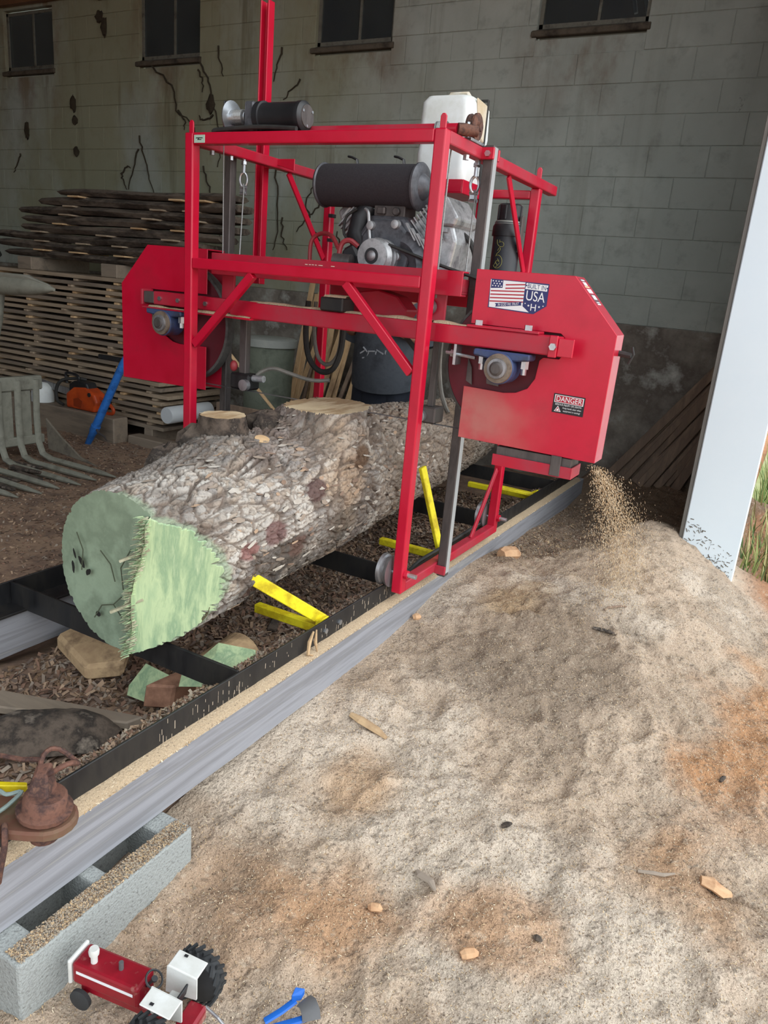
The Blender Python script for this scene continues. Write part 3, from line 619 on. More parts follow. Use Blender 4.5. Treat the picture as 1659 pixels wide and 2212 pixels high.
# branch stub sawn level, burls beside it, a small knot plate
def stub(base, top, rb, rt, n=40, k=22):
    mb = MB(); vs = []; base = Vector(base); top = Vector(top)
    for i in range(k):
        f = i/(k-1); c = base.lerp(top, f)
        for j in range(n):
            a = 2*PI*j/n; r = rb+(rt-rb)*f**.6; p = np.array([[math.cos(a)*3, math.sin(a)*3, f*4]])
            r = r*(1+.5*(fbm(p, 3, 77)[0]-.45))+.03*(fbm(p*5, 3, 78)[0]-.45); vs.append((c.x+r*math.cos(a), c.y+r*math.sin(a), c.z if f < 1 else top.z))
    fs = [(i*n+j, i*n+(j+1) % n, (i+1)*n+(j+1) % n, (i+1)*n+j) for i in range(k-1) for j in range(n)]
    mb.add(vs, fs, 0); mb.add(vs[-n:], [tuple(range(n))], 1); return mb
DKBARK = mat('sooty_bark', [C(60, 52, 46), C(96, 84, 74), C(44, 38, 34), C(140, 128, 116)], 11, .95, bump=.9, bscale=30)
stub((-.74, -.40, .50), (-.715, -.44, ZC), .17, .098).build('branch_stub', [DKBARK, TOPCUT], LG, smooth=True)
for c, r in (((-.855, -.60, .55), (.09, .13, .10)), ((-.80, -.50, .63), (.09, .09, .10)), ((-.90, -.66, .47), (.07, .10, .09)), ((-.72, -.12, .70), (.10, .12, .07))):
    MB().ball(c, r, 18, jit=.16).build('burl', DKBARK, LG, smooth=True)
MB().lathe((-.565, -.36, .668), (.3, -.15, 1), [(0, .036), (.03, .033), (.034, 0.001)], 16).build('sawn_knot', LUMF, LG)
# curled bark plates standing off the surface
fk = MB()
for k in range(420):
    yy = random.uniform(-1.1, 1.2); a = random.uniform(-.9, 1.6)
    rr = log_radius(np.array([yy]), np.array([a])); cx_, _r = axis(yy); cz_ = .03+_r
    p = Vector((cx_+rr[0][0]*math.cos(a), yy, cz_+rr[0][0]*math.sin(a)))
    if p.z > ZC-.02 or (yy < -.85 and a < .9): continue
    nr = Vector((math.cos(a), 0, math.sin(a))); tg = Vector((-math.sin(a), 0, math.cos(a))); ax_ = Vector((0, 1, 0))
    w = random.uniform(.004, .012); l = random.uniform(.010, .034); h = random.uniform(.001, .004); tl = random.uniform(-.4, .4)
    e1 = (ax_+tg*tl).normalized(); e2 = e1.cross(nr)
    fk.add([p-e1*l-e2*w*.5+nr*h*.2, p-e2*w+nr*h, p+e1*l-e2*w*.3+nr*h*.4, p+e1*l*.8+e2*w*.6+nr*h*1.6, p+e2*w+nr*h*1.3, p-e1*l*.9+e2*w*.7+nr*h], [(0, 1, 4, 5), (1, 2, 3, 4)], random.choice([0, 0, 1, 2, 2, 3]))
tag(fk.build('bark_flakes', [BRK[2], BRK[1], mat('bark_lichen', [C(196, 190, 180), C(170, 162, 150)], 30, .95), BRK[3]], LG), None, kind='stuff')
# ---------------------------------------------------------------- debris under and around the log
chips('bark_litter', 26000, (-1.26, -.20), (-2.3, 3.2), floor_h, BRK+[SHV[3]], label='litter of bark shreds covering the ground between the rails', cat='bark litter', ln=(.015, .075), wd=(.004, .020), tilt=.45, lift=.006)
chips('floor_litter', 14000, (-5.2, -1.5), (-1.6, 2.6), floor_h, BRK, label='scattered chips on the dirt floor left of the track', cat='wood chips', ln=(.01, .04), wd=(.004, .016), tilt=.3, lift=.004)
def chunk(name, pts, d, m, label, cat, bevel=.006): return tag(MB().prism(pts, d).build(name, m, bevel=bevel), label, cat)
z = -.33
chunk('loose_plank', [(-1.08, -1.40, -.33), (-.52, -1.17, -.315), (-.50, -1.10, -.315), (-1.10, -1.28, -.33)], (0, 0, .035), LUM2, 'flat weathered plank lying between the rails at lower left', 'plank')
chunk('split_slab', [(-1.22, -.93, -.30), (-.92, -1.02, -.32), (-.80, -.93, -.30), (-.86, -.84, -.26), (-1.16, -.80, -.25)], (0, 0, .075), CHUNK, 'broken pale slab of wood under the bunk, left of the log end', 'wood chunk', .015)
chunk('wood_offcut', [(-.60, -1.02, -.32), (-.50, -.96, -.32), (-.47, -.84, -.31), (-.58, -.86, -.32)], (.02, .0, .11), REDWD, 'reddish square wood offcut beside the near rail', 'offcut', .008)
sl = stub((-.78, -1.62, -.40), (-.72, -1.55, -.22), .27, .20, 30, 12); 
bs_ = MB(); vs = []; n1, n2 = 26, 14                # arched dark slab of bark
for i in range(n1):
    for j in range(n2):
        u = i/(n1-1)-.5; w = j/(n2-1)-.5; a = w*2.2
        p = np.array([[u*6, w*6, 2.0]]); rr = .13*(1-(abs(u)*1.7)**3)+.02*(fbm(p*2, 3, 55)[0]-.45)
        vs.append((-.72+u*.42+math.sin(a)*rr*.5, -1.40+u*.36-math.sin(a)*rr*1.1, -.36+math.cos(a)*rr*1.1+.012*fbm(p*4, 2, 56)[0]))
tag(bs_.add(vs, [(i*n2+j, i*n2+j+1, (i+1)*n2+j+1, (i+1)*n2+j) for i in range(n1-1) for j in range(n2-1)]).build('bark_slab', DKBARK, smooth=True), 'dark curved slab of bark beside the near rail at lower left', 'bark')
tag(MB().tube([(-.43, -.86, -.22), (-.43, -.60, -.20)], [.10, .105], 26).build('log_offcut', [BARK if False else CHUNK], bevel=.008), 'short round log offcut lying under the green log end', 'log offcut')
tag(MB().prism([(-.46, -.95, -.15), (-.28, -.82, -.15), (-.25, -.74, -.06), (-.40, -.80, -.05)], (.03, -.05, -.03)).build('green_offcut', GREEN2, bevel=.006), 'pale green painted wood scrap behind the near bunk', 'offcut')
tag(MB().prism([(-.72, -.98, -.28), (-.58, -.96, -.29), (-.56, -.90, -.21), (-.70, -.90, -.20)], (.02, -.03, -.03)).build('green_chip', GREEN2, bevel=.006), 'small green painted scrap below the bunk', 'offcut')
for i, (x, y, a, l, lab) in enumerate(((-.35, -.05, .6, .13, 'brown wood chunk on the bark litter beside the near rail'), (-.62, -.12, 2.0, .16, 'torn bark strip on the litter under the log'), (-.38, -.32, .2, .15, 'curled bark piece near the yellow stop'), (-.95, -1.45, .4, .22, 'pale sawdust-covered bark strip behind the loose plank'))):
    h = floor_h([x], [y])[0]
    tag(MB().bar((x-math.cos(a)*l/2, y-math.sin(a)*l/2, h+.02), (x+math.cos(a)*l/2, y+math.sin(a)*l/2, h+.045), .05, .025, w1=.03, h1=.014).build('bark_piece', [CHUNK, DKBARK, CHUNK, LUM][i], bevel=.006), lab, 'bark')
# ---------------------------------------------------------------- the sawmill carriage and head
w = .0508; H = 1.9832; WD = 1.3635; LN = 1.2507; ZM = 1.4244; LE = 1.4959
ML = thing('bandsaw_mill', 'red portable bandsaw mill on a wheeled frame straddling the log', 'sawmill', (-.68, .6, .027))
def part(name, mb, m, parent=None, label=None, **k):
    o = mb.build(name, m, parent or ML, **k)
    if label: o['label'] = label
    return o
sq = lambda x0, x1, y0, y1, z0, z1: MB().box(x0, x1, y0, y1, z0, z1)
B = dict(bevel=.006, seg=2)
for x0 in (-w, -WD):
    part('post', sq(x0, x0+w, 0, w, 0, H), RED, **B)
    part('post', sq(x0, x0+w, LN-w, LN, 0, H-w), RED, **B)
    part('side_rail', sq(x0, x0+w, w, LE, H-w, H), RED_D, **B)
    part('bottom_rail', sq(x0, x0+w, w, LN-w, 0, w), RED_D, **B)
    tz = lambda y: MB().prism([(x0+.015, y, H), (x0+.042, y, H), (x0+.042, y, H+.045), (x0+.034, y, H+.055), (x0+.022, y, H+.055), (x0+.015, y, H+.045)], (0, .008, 0))
    part('lifting_tab', tz(.012), RED, bevel=.002); part('lifting_tab', tz(LN-.03), RED, bevel=.002)
    part('side_brace', MB().bar((x0+w*.5, .79, H-w-.002), (x0+w*.5, LN-w-.012, 1.50), .012, .038, up=(0, 1, .3)), RED, bevel=.002)
    part('side_brace', MB().bar((x0+w*.5, LN-w-.02, .40), (x0+w*.5, LN-.36, .045), .012, .035, up=(0, 1, .3)), RED_D, bevel=.002)
part('top_beam', sq(-WD+w, -w, 0, w, H-w, H), RED, **B)
part('cross_beam', sq(-WD+w, -w, 0, w, ZM-w, ZM), RED, **B)
part('rear_beam', sq(-WD+w, -w, LN-w, LN, 1.878, 1.922), RED, **B)
part('front_brace', MB().bar((-.425, .02, ZM-w-.004), (-.062, .02, 1.02), .04, .032, up=(0, 1, 0)), RED, bevel=.003)
part('front_brace', MB().bar((-.945, .02, ZM-w-.004), (-1.305, .02, 1.005), .04, .032, up=(0, 1, 0)), RED, bevel=.003)
lb = part('serial_label', MB().box(-WD+.06, -WD+.125, -.0016, 0, H-.046, H-.012), PALEL)
part('label_print', MB().box(-WD+.072, -WD+.113, -.0022, -.0017, H-.027, H-.0235).box(-WD+.080, -WD+.105, -.0022, -.0017, H-.034, H-.031).box(-WD+.085, -WD+.09, -.0022, -.0017, H-.032, H-.026), BINK, lb)
# wheels on the rails
for xr in (-.091, -1.356):
    for y in (.03, LN-.02):
        wl = part('rail_wheel', MB().lathe((xr-.028, y, .094), (1, 0, 0), [(0, .03), (.002, .078), (.016, .074), (.022, .064), (.034, .064), (.040, .074), (.054, .078), (.056, .03)], 28), STEEL, smooth=True)
        part('axle_bolt', MB().cyl((xr-.05, y, .094), (xr+.15 if xr > -1 else xr+.09, y, .094), .011, n=10), ZINC, wl)
        part('axle_nut', MB().cyl((xr+.092, y, .094), (xr+.108, y, .094), .021, n=6), RED, wl)
# guide posts
gp = part('guide_post', sq(.002, .05, .39, .437, -.02, 1.992), DSTEEL, bevel=.004, label='bare steel guide post')
part('worn_lit_face', sq(.0505, .0515, .394, .433, .0, 1.985), mat('rubbed_side_lit_steel', [C(206, 210, 210), C(186, 190, 192), C(150, 150, 150)], 12, .35, .25, stretch=(1, 1, .1)), gp)  # rubbed right face, coloured paler to carry the side light on it
for y_ in (.375, .438): part('guide_clamp', MB().box(-.004, .056, y_, y_+.014, H-.05, H-.002), RED, gp, bevel=.003)
for y in (.368, .458): part('clamp_bolt', MB().cyl((.03, y-.006, H-.028), (.03, y+.006, H-.028), .013, n=6), ZINC, gp)
part('guide_foot', MB().box(-.004, .054, .372, .388, -.005, .04), RED_D, gp, bevel=.003)
part('guide_post', sq(-1.41, -1.366, .335, .383, -.02, 1.96), DSTEEL, bevel=.004, label='dark steel guide post')
# tall red channel mast
ms = MB().prism([(-1.460, .648, 1.32), (-1.452, .648, 1.32), (-1.452, .690, 1.32), (-1.412, .690, 1.32), (-1.412, .648, 1.32), (-1.404, .648, 1.32), (-1.404, .698, 1.32), (-1.460, .698, 1.32)], (0, 0, 1.42))
part('channel_mast', ms, RED, bevel=.002, label='tall red channel standing above the frame')
part('mast_bracket', MB().box(-1.404, -1.36, .66, .70, 1.935, 1.975).prism([(-1.36, .655, 1.98), (-1.20, .655, 1.98), (-1.20, .655, 1.92), (-1.36, .655, 1.96)], (0, .006, 0)), RED, bevel=.002)
# winch on the top beam
WN = part('winch', MB().box(-1.15, -.98, .055, .16, H+.012, H+.022).box(-1.18, -1.155, .06, .075, H-.0, H+.022).box(-1.15, -.75, .06, .13, H, H+.012), BLACK, bevel=.003, label='black electric winch with a cable drum')
part('winch_plate', MB().prism([(-1.175, .05, H+.005), (-1.175, .16, H+.005), (-1.175, .155, H+.125), (-1.175, .11, H+.15), (-1.175, .05, H+.14)], (.006, 0, 0)), BLACK, WN, bevel=.002)
part('drum', MB().lathe((-1.165, .095, H+.078), (1, 0, 0), [(0, .068), (.008, .072), (.013, .034), (.09, .028), (.1, .032)], 28), ZINC, WN, smooth=True)
part('cable_wrap', MB().tube([(-1.148+.0022*i/14*2.0, .095+.031*math.cos(2*PI*i/14), H+.078+.031*math.sin(2*PI*i/14)) for i in range(14*14)], .0028, 5), CABLE, WN)
part('gearbox', MB().box(-1.05, -.995, .045, .15, H+.012, H+.135), GREYM, WN, bevel=.008)
part('motor', MB().lathe((-.995, .095, H+.075), (1, 0, 0), [(0, .066), (.03, .068), (.032, .060), (.22, .060), (.225, .063), (.25, .063), (.262, .05), (.265, .004)], 30), BLACK, WN, smooth=True)
part('motor_cover', MB().cyl((-.735, .095, H+.075), (-.7295, .095, H+.075), .047, n=24), DSTEEL, WN)
for a in (.6, 2.7, 4.6): part('cover_screw', MB().cyl((-.7295, .095+.040*math.cos(a), H+.075+.040*math.sin(a)), (-.726, .095+.040*math.cos(a), H+.075+.040*math.sin(a)), .006, n=8), ZINC, WN)
part('power_cable', MB().tube([(-1.235+.02, .03, H+.004)]+[(-1.2+.46*t, .028+.01*math.sin(t*3), H+.012+.012*math.sin(t*PI)) for t in np.linspace(0, 1, 12)], .0105, 8), RUBB, WN, smooth=True)
# lift shaft
LS = part('lift_shaft', MB().cyl((-1.22, .17, 2.012), (-.03, .17, 2.012), .022, n=20), RED_D, smooth=True)
part('shaft_cable', MB().tube([(-.125+.0022*i/12*2, .17+.027*math.cos(2*PI*i/12), 2.012+.027*math.sin(2*PI*i/12)) for i in range(12*11)], .004, 5), CABLE, LS)
part('shaft_end', MB().lathe((-.03, .17, 2.012), (.6, .5, 0), [(0, .024), (.03, .026), (.06, .022), (.085, .022), (.09, .01)], 16), RUST, LS, smooth=True)
PB_ = part('pulley_bearing', MB().box(-.05, .0, .25, .40, H+.001, H+.014), STEEL, bevel=.002)
part('rusty_pulley', MB().lathe((-.05, .325, 2.05), (1, 0, 0), [(0, .02), (.002, .05), (.012, .052), (.018, .04), (.026, .04), (.032, .054), (.042, .054), (.044, .02), (.058, .018)], 26), RUST, PB_, smooth=True)
part('bearing_stud', MB().cyl((-.03, .27, H), (-.03, .27, H+.075), .0085, n=8).cyl((-.03, .27, H+.02), (-.03, .27, H+.036), .017, n=6), ZINC, PB_)
for y in (.27, .40): part('rail_bolt', MB().cyl((-.025, y, H-w-.02), (-.025, y, H-w), .014, n=6), ZINC)
for y, x in ((.16, -1.335), (.30, -1.335)): part('rail_bolt', MB().cyl((x, y, H-w-.02), (x, y, H-w), .012, n=6), ZINC)
# eye bolts and lift cables
def eye(x, y):
    e = part('eye_bolt', MB().cyl((x, y, H-w), (x, y, H-.115), .009, n=10).cyl((x, y, H-.075), (x, y, H-.06), .016, n=6), ZINC)
    part('eye_loop', MB().tube([(x+.017*math.sin(a), y+.017*math.sin(a)*.5, H-.148-.034*math.cos(a)) for a in np.linspace(PI, 3*PI-.35, 22)], .0065, 8), ZINC, e, smooth=True)
    part('cable_clamp', MB().box(x-.014, x+.014, y-.011, y+.011, 1.775, 1.792).cyl((x-.02, y, 1.768), (x+.02, y, 1.768), .008, n=8).cyl((x-.02, y, 1.80), (x+.02, y, 1.80), .008, n=8), ZINC, e)
    part('lift_cable', MB().tube([(x, y, 1.815), (x+.012, y-.01, 1.79), (x+.02, y-.04, 1.45)], .0038, 6), CABLE, e)
eye(-.035, .417); eye(-1.33, .395)
part('lift_cable', MB().tube([(-.06, .19, 1.99), (-.07, .2, 1.45), (-.07, .21, 1.34)], .0038, 6), CABLE)
part('lift_cable', MB().tube([(-1.29, .19, 1.99), (-1.29, .2, 1.45)], .003, 6), CABLE)
# saw head: front plate, deck, main beam
HB = part('head_beam', MB().box(-1.325, .072, .155, .163, 1.355, 1.459).box(-1.325, .072, .163, .22, 1.452, 1.459).box(-1.325, .072, .163, .21, 1.355, 1.362), RED_D, bevel=.002)
tx = MB()
for k, (a, b) in enumerate(((-.745, -.73), (-.722, -.712), (-.706, -.694), (-.688, -.678), (-.668, -.645), (-.598, -.578))): tx.box(a, b, .1542, .1548, 1.436, 1.4385)
part('stencil_cut', tx, SHV[4], HB)
part('deck', MB().box(-1.02, .0, .22, .86, 1.362, 1.374).box(-1.02, -.97, .24, .86, 1.374, 1.43).box(-.05, .0, .24, .86, 1.374, 1.43), RED_D, bevel=.002)
part('deck_beam', MB().box(-1.02, .0, .80, .86, 1.30, 1.40), RED_D, bevel=.003)
part('head_hanger', MB().box(-.16, -.02, .21, .225, 1.18, 1.45), RED_D, bevel=.002)
part('head_hanger', MB().box(-1.30, -1.22, .21, .225, 1.18, 1.45), RED_D, bevel=.002)
part('roller', MB().lathe((-.09, .165, 1.30), (0, 1, 0), [(0, .008), (.004, .032), (.035, .034), (.04, .01)], 20), STEEL, smooth=True)
part('belt_guard', MB().prism([(-.58, .27, 1.235), (-.26, .27, 1.235), (-.24, .27, 1.27), (-.30, .27, 1.33), (-.40, .27, 1.352), (-.52, .27, 1.335), (-.60, .27, 1.28)], (0, .12, 0)), RED_D, bevel=.006)
# saw beam carrying the wheels
SB = part('saw_beam', sq(-1.17, .535, .122, .198, 1.158, 1.236), RED_D, **B)
part('beam_sleeve', sq(-1.70, -1.0, .125, .195, 1.172, 1.240), RED_D, SB, **B)
part('tension_ram', sq(-1.775, -1.70, .128, .192, 1.176, 1.236), DSTEEL, SB, bevel=.003)
part('end_plate', sq(-1.79, -1.775, .12, .2, 1.165, 1.246), RED_D, SB, bevel=.002)
part('sliding_flange', MB().box(-1.76, -1.13, .10, .2, 1.150, 1.158).box(-1.13, -1.02, .10, .2, 1.150, 1.160), RED_D, SB, bevel=.002)
part('end_bracket', MB().box(.50, .535, .106, .122, 1.153, 1.24).box(.535, .60, .116, .122, 1.158, 1.232), RED, SB, bevel=.003)
part('bracket_bolt', MB().cyl((.52, .092, 1.196), (.52, .106, 1.196), .015, n=6), ZINC, SB)
part('top_flange', MB().box(.13, .45, .115, .19, 1.236, 1.247), RED_D, SB, bevel=.003)
for x in (.175, .395): part('flange_bolt', MB().cyl((x, .14, 1.247), (x, .14, 1.268), .017, n=6), ZINC, SB)
for x in (-1.65, -1.52, -1.33): part('sleeve_bolt', MB().cyl((x, .115, 1.205), (x, .125, 1.205), .012, n=6), ZINC, SB)
part('height_stop', MB().box(-.612, -.487, .10, .21, 1.238, 1.30), BLKP, SB, bevel=.006)
du = MB(); n = 60
for x0, x1, y0_, y1_, z in ((-1.05, -.05, .128, .195, 1.237), (-.035, .13, .128, .195, 1.237), (-.60, -.48, .11, .205, 1.301), (-1.72, -1.03, .105, .125, 1.159)):
    vs = []
    for i in range(n):
        x = x0+(x1-x0)*i/(n-1); k = fbm(np.array([[x*9, y0_*9, z]]), 3, 5)[0]
        vs += [(x, y0_, z), (x, y0_+.012, z+.018*k), (x, y1_-.012, z+.022*k), (x, y1_, z)]
    du.add(vs, [(4*i+k, 4*i+k+1, 4*i+k+5, 4*i+k+4) for i in range(n-1) for k in range(3)])
tag(part('caked_sawdust', du, GRAN, SB, smooth=True), 'sawdust caked along the beam top', kind='stuff')
part('tension_screw', MB().cyl((.03, .16, 1.118), (.17, .16, 1.108), .008, n=8).cyl((.055, .16, 1.117), (.07, .16, 1.116), .017, n=6).box(.078, .09, .13, .19, 1.07, 1.158), ZINC, SB)
# pillow blocks, band wheels, blade
BRACE = mat('greasy_bearing_race', [C(112, 98, 86), C(136, 122, 108), C(84, 74, 66)], 20, .5, .3)
def pillow(cx, nm):
    b = part('pillow_block', MB().prism([(cx-.125, .10, 1.152), (cx+.125, .10, 1.152), (cx+.125, .10, 1.125), (cx+.06, .10, 1.118), (cx-.06, .10, 1.118), (cx-.125, .10, 1.125)], (0, .085, 0)), BLUEB, bevel=.006, label=nm)
    part('bearing_housing', MB().lathe((cx, .088, 1.083), (0, 1, 0), [(0, .058), (.006, .066), (.1, .066)], 30), BLUEB, b, smooth=True)
    part('bearing_race', MB().lathe((cx, .078, 1.083), (0, 1, 0), [(0, .030), (.002, .060), (.011, .062)], 30), BRACE, b, smooth=True)
    part('shaft_end', MB().lathe((cx, .060, 1.083), (0, 1, 0), [(0, .001), (.001, .026), (.004, .030), (.03, .030)], 26), DSTEEL, b, smooth=True)
    part('shaft_face', MB().cyl((cx, .057, 1.083), (cx, .0605, 1.083), .020, n=24), DSTEEL, b); part('lock_collar', MB().lathe((cx, .066, 1.083), (0, 1, 0), [(0, .031), (.001, .041), (.012, .043)], 28), STEEL, b, smooth=True)
    for x in (-.095, .095): part('stud_nut', MB().cyl((cx+x, .14, 1.09), (cx+x, .14, 1.126), .018, n=6).cyl((cx+x, .14, 1.065), (cx+x, .14, 1.09), .012, n=8), ZINC, b)
    return b
def bandwheel(cx):
    R = .305
    b = part('band_wheel', MB().lathe((cx, .235, 1.083), (0, 1, 0), [(0, .03), (.001, .07), (.012, .08), (.016, R-.05), (.002, R-.04), (0, R-.012), (.055, R-.012), (.056, .05)], 64), mat('dark_red_wheel_disc', [C(104, 22, 38), C(84, 24, 34)], 8, .6), smooth=True)
    part('wheel_tire', MB().lathe((cx, .232, 1.083), (0, 1, 0), [(0, R-.012), (.004, R), (.030, R+.004), (.056, R), (.06, R-.012)], 64, caps=False), BELT, b, smooth=True)
pillow(.305, 'blue pillow block with rusty bearing'); pillow(-1.605, 'dark blue pillow block'); bandwheel(.305); bandwheel(-1.58)
bl = MB(); path = [(.305+.3095*math.cos(a), 1.083+.3095*math.sin(a)) for a in np.linspace(PI/2, -PI/2, 40)]+[(-1.58+.3095*math.cos(a), 1.083+.3095*math.sin(a)) for a in np.linspace(-PI/2, -3*PI/2, 40)]
k = len(path); bl.add([(x, .245, z) for x, z in path]+[(x, .278, z) for x, z in path], [(i, (i+1) % k, (i+1) % k+k, i+k) for i in range(k)])
part('saw_blade', bl, STEEL)
def guard_material():
    m = RED.copy(); m.name = 'red_paint_with_sawdust_film'; nt = m.node_tree; N = nt.nodes; L = nt.links; bs = N['Principled BSDF']
    src = bs.inputs['Base Color'].links[0].from_socket; geo = N.new('ShaderNodeNewGeometry'); sx = N.new('ShaderNodeSeparateXYZ'); L.new(geo.outputs['Position'], sx.inputs[0])
    def rg(v, a, b):
        r = N.new('ShaderNodeMapRange'); r.interpolation_type = 'SMOOTHSTEP'; r.inputs['From Min'].default_value = a; r.inputs['From Max'].default_value = b; L.new(v, r.inputs['Value']); return r.outputs[0]
    def mu(a, b):
        q = N.new('ShaderNodeMath'); q.operation = 'MULTIPLY'; L.new(a, q.inputs[0]); L.new(b, q.inputs[1]) if not isinstance(b, float) else setattr(q.inputs[1], 'default_value', b); return q.outputs[0]
    n = N.new('ShaderNodeTexNoise'); n.inputs['Scale'].default_value = 9; n.inputs['Detail'].default_value = 8; L.new(geo.outputs['Position'], n.inputs['Vector'])
    f = mu(mu(rg(sx.outputs['X'], .48, .10), rg(sx.outputs['Z'], .86, .70)), rg(n.outputs['Fac'], .12, .75))
    mx = N.new('ShaderNodeMix'); mx.data_type = 'RGBA'; L.new(mu(f, .85), mx.inputs[0]); L.new(src, mx.inputs[6]); mx.inputs[7].default_value = C(186, 128, 118); L.new(mx.outputs[2], bs.inputs['Base Color'])
    return m
GUARDM = guard_material(); GUARDM.node_tree.nodes['Principled BSDF'].inputs['Coat Weight'].default_value = .12
RIMM = RED.copy(); RIMM.name = 'glossy_red_rim'; RIMM.node_tree.nodes['Principled BSDF'].inputs['Coat Weight'].default_value = .8
# blade guards: folded sheet with a cut-out for beam and bearing
MX = lambda x: -1.285-x
def guard(mir, lab):
    f = (lambda x: MX(x)) if mir else (lambda x: x)
    out = [(.112, .977), (.30, .972), (.355, .980), (.405, 1.005), (.432, 1.05), (.440, 1.128), (.455, 1.142), (.522, 1.142), (.532, 1.155), (.532, 1.232), (.515, 1.246), (.112, 1.249), (.112, 1.475), (.54, 1.475), (.741, 1.262), (.737, .738), (.112, .746)]
    g = MB().prism([(f(x), .205, z) for x, z in out], (0, .005, 0))
    rim = [(.112, 1.475), (.54, 1.475), (.741, 1.262), (.737, .738), (.60, .741)]
    G = part('blade_guard', g, GUARDM if not mir else RED, bevel=.0015, label=lab)
    sd = 1 if not mir else -1; oo = [(f(x), z) for x, z in rim]; ii = [(f(.112), 1.470), (f(.538), 1.470), (f(.736), 1.260), (f(.732), .743), (f(.60), .746)]
    part('rim', MB().prism([(x, .2105, z) for x, z in oo+ii[::-1]], (0, .119, 0)), RIMM, G)
    part('back_plate', MB().prism([(f(x), .33, z) for x, z in ((.112, 1.475), (.54, 1.475), (.741, 1.262), (.737, .738), (.112, .746))], (0, .005, 0)), RED_D, G)
    return G
GR = guard(False, 'right blade guard with flag sticker and danger label'); GL = guard(True, 'left blade guard, plain red')
# flag sticker
yS = .2035; fl_ = MB(); q = lambda pts, m, d=0.0: fl_.add([(x, yS-d, z) for x, z in pts], [tuple(range(len(pts)))], m)
TL, TR_, BL_, = (.181, 1.440), (.437, 1.436), (.186, 1.320)
def uv(u, v):           # sticker space, 0..1 each way
    return (.181+.257*u, 1.440-.122*v-.004*u)
def qa(pts, m, d): q([uv(*p) for p in pts], m, d)
qa([(0, 0), (1, 0), (1, .72), (.80, 1.02), (.74, 1.02), (0, .96)], 0, 0)                         # navy backing
qa([(.0, .02), (.60, .02), (.60, .80), (.72, .98), (.02, .94)], 1, .0004)                            # white field
qa([(.015, .02), (.22, .02), (.22, .27), (.015, .31)], 0, .0008)                                      # canton
for r in range(3):
    for c_ in range(4-(r % 2)):
        cx_, cz_ = .045+.05*c_+(.022 if r % 2 else 0), .065+.078*r
        qa([(cx_+(.017 if i % 2 == 0 else .008)*math.sin(i*PI/5), cz_-(.032 if i % 2 == 0 else .015)*math.cos(i*PI/5)) for i in range(10)], 1, .0012)
for k in range(6):
    v0 = .10+.115*k; u0 = .27 if k < 2 else .02
    qa([(u0, v0+.05*(1-u0)), (.60, v0-.03), (.60, v0+.012), (u0, v0+.05*(1-u0)+.042)], 2, .0010)
qa([(.12, .80), (.58, .66), (.57, .74), (.585, .78), (.13, .915), (.145, .855)], 0, .0012)               # ribbon
qa([(.62, .03), (.985, .05), (.975, .25), (.61, .23)], 1, .0008)
for s_, sz, u, v, mm, sqz in (('\u2022BUILT IN\u2022', .026, .80, .14, 0, .80), ('USA', .056, .795, .46, 1, .82), ('H', .040, .785, .82, 1, 1.0)):
    x, z = uv(u, v); text(fl_, s_, sz, (x, yS-.0014, z), (1, 0, -.06), (0, 0, 1), mm, 0, squeeze=sqz)
x, z = uv(.355, .79); text(fl_, 'IN GOD WE TRUST', .015, (x, yS-.0018, z), (1, 0, .135), (0, 0, 1), 1, 0, squeeze=.72)
for u, v, r in ((.64, .70, .014), (.70, .76, .022), (.88, .77, .022), (.945, .73, .014)):
    qa([(u+(r if i % 2 == 0 else r*.45)*math.sin(i*PI/5), v-(r if i % 2 == 0 else r*.45)*2.0*math.cos(i*PI/5)) for i in range(10)], 1, .0012)
part('flag_sticker', fl_, [NAVY, WINK, INKRED], GR, label='white, red and navy flag sticker reading BUILT IN USA')
# danger label
dn = MB(); q2 = lambda pts, m, d: dn.add([(x, yS-d, z) for x, z in pts], [tuple(range(len(pts)))], m)
def dv(u, v): return (.525+.134*u, 1.004-.080*v-.003*u)
q2([dv(0, 0), dv(1, 0), dv(1, 1), dv(0, 1)], 0, 0); q2([dv(.04, .06), dv(.96, .06), dv(.96, .46), dv(.04, .46)], 1, .0005); q2([dv(.065, .09), dv(.935, .09), dv(.935, .43), dv(.065, .43)], 2, .0010)
x, z = dv(.5, .27); text(dn, 'DANGER', .031, (x, yS-.0016, z), (1, 0, -.02), (0, 0, 1), 1, squeeze=.88)
x, z = dv(.5, .55); text(dn, 'SERIOUS INJURY OR DEATH', .0105, (x, yS-.0016, z), (1, 0, -.02), (0, 0, 1), 1, squeeze=.86)
for i, s_ in enumerate(('Keep hands clear when', 'equipment is running!')):
    x, z = dv(.63, .70+.15*i); text(dn, s_, .0100, (x, yS-.0016, z), (1, 0, -.02), (0, 0, 1), 1, squeeze=.84)
q2([dv(.07, .93), dv(.29, .93), dv(.18, .62)], 1, .0006); q2([dv(.10, .905), dv(.26, .905), dv(.18, .675)], 2, .0010); q2([dv(.14, .88), dv(.22, .88), dv(.20, .76), dv(.16, .80)], 1, .0014)
part('danger_label', dn, [BINK, WINK, INKRED], GR, label='black and red label reading DANGER')
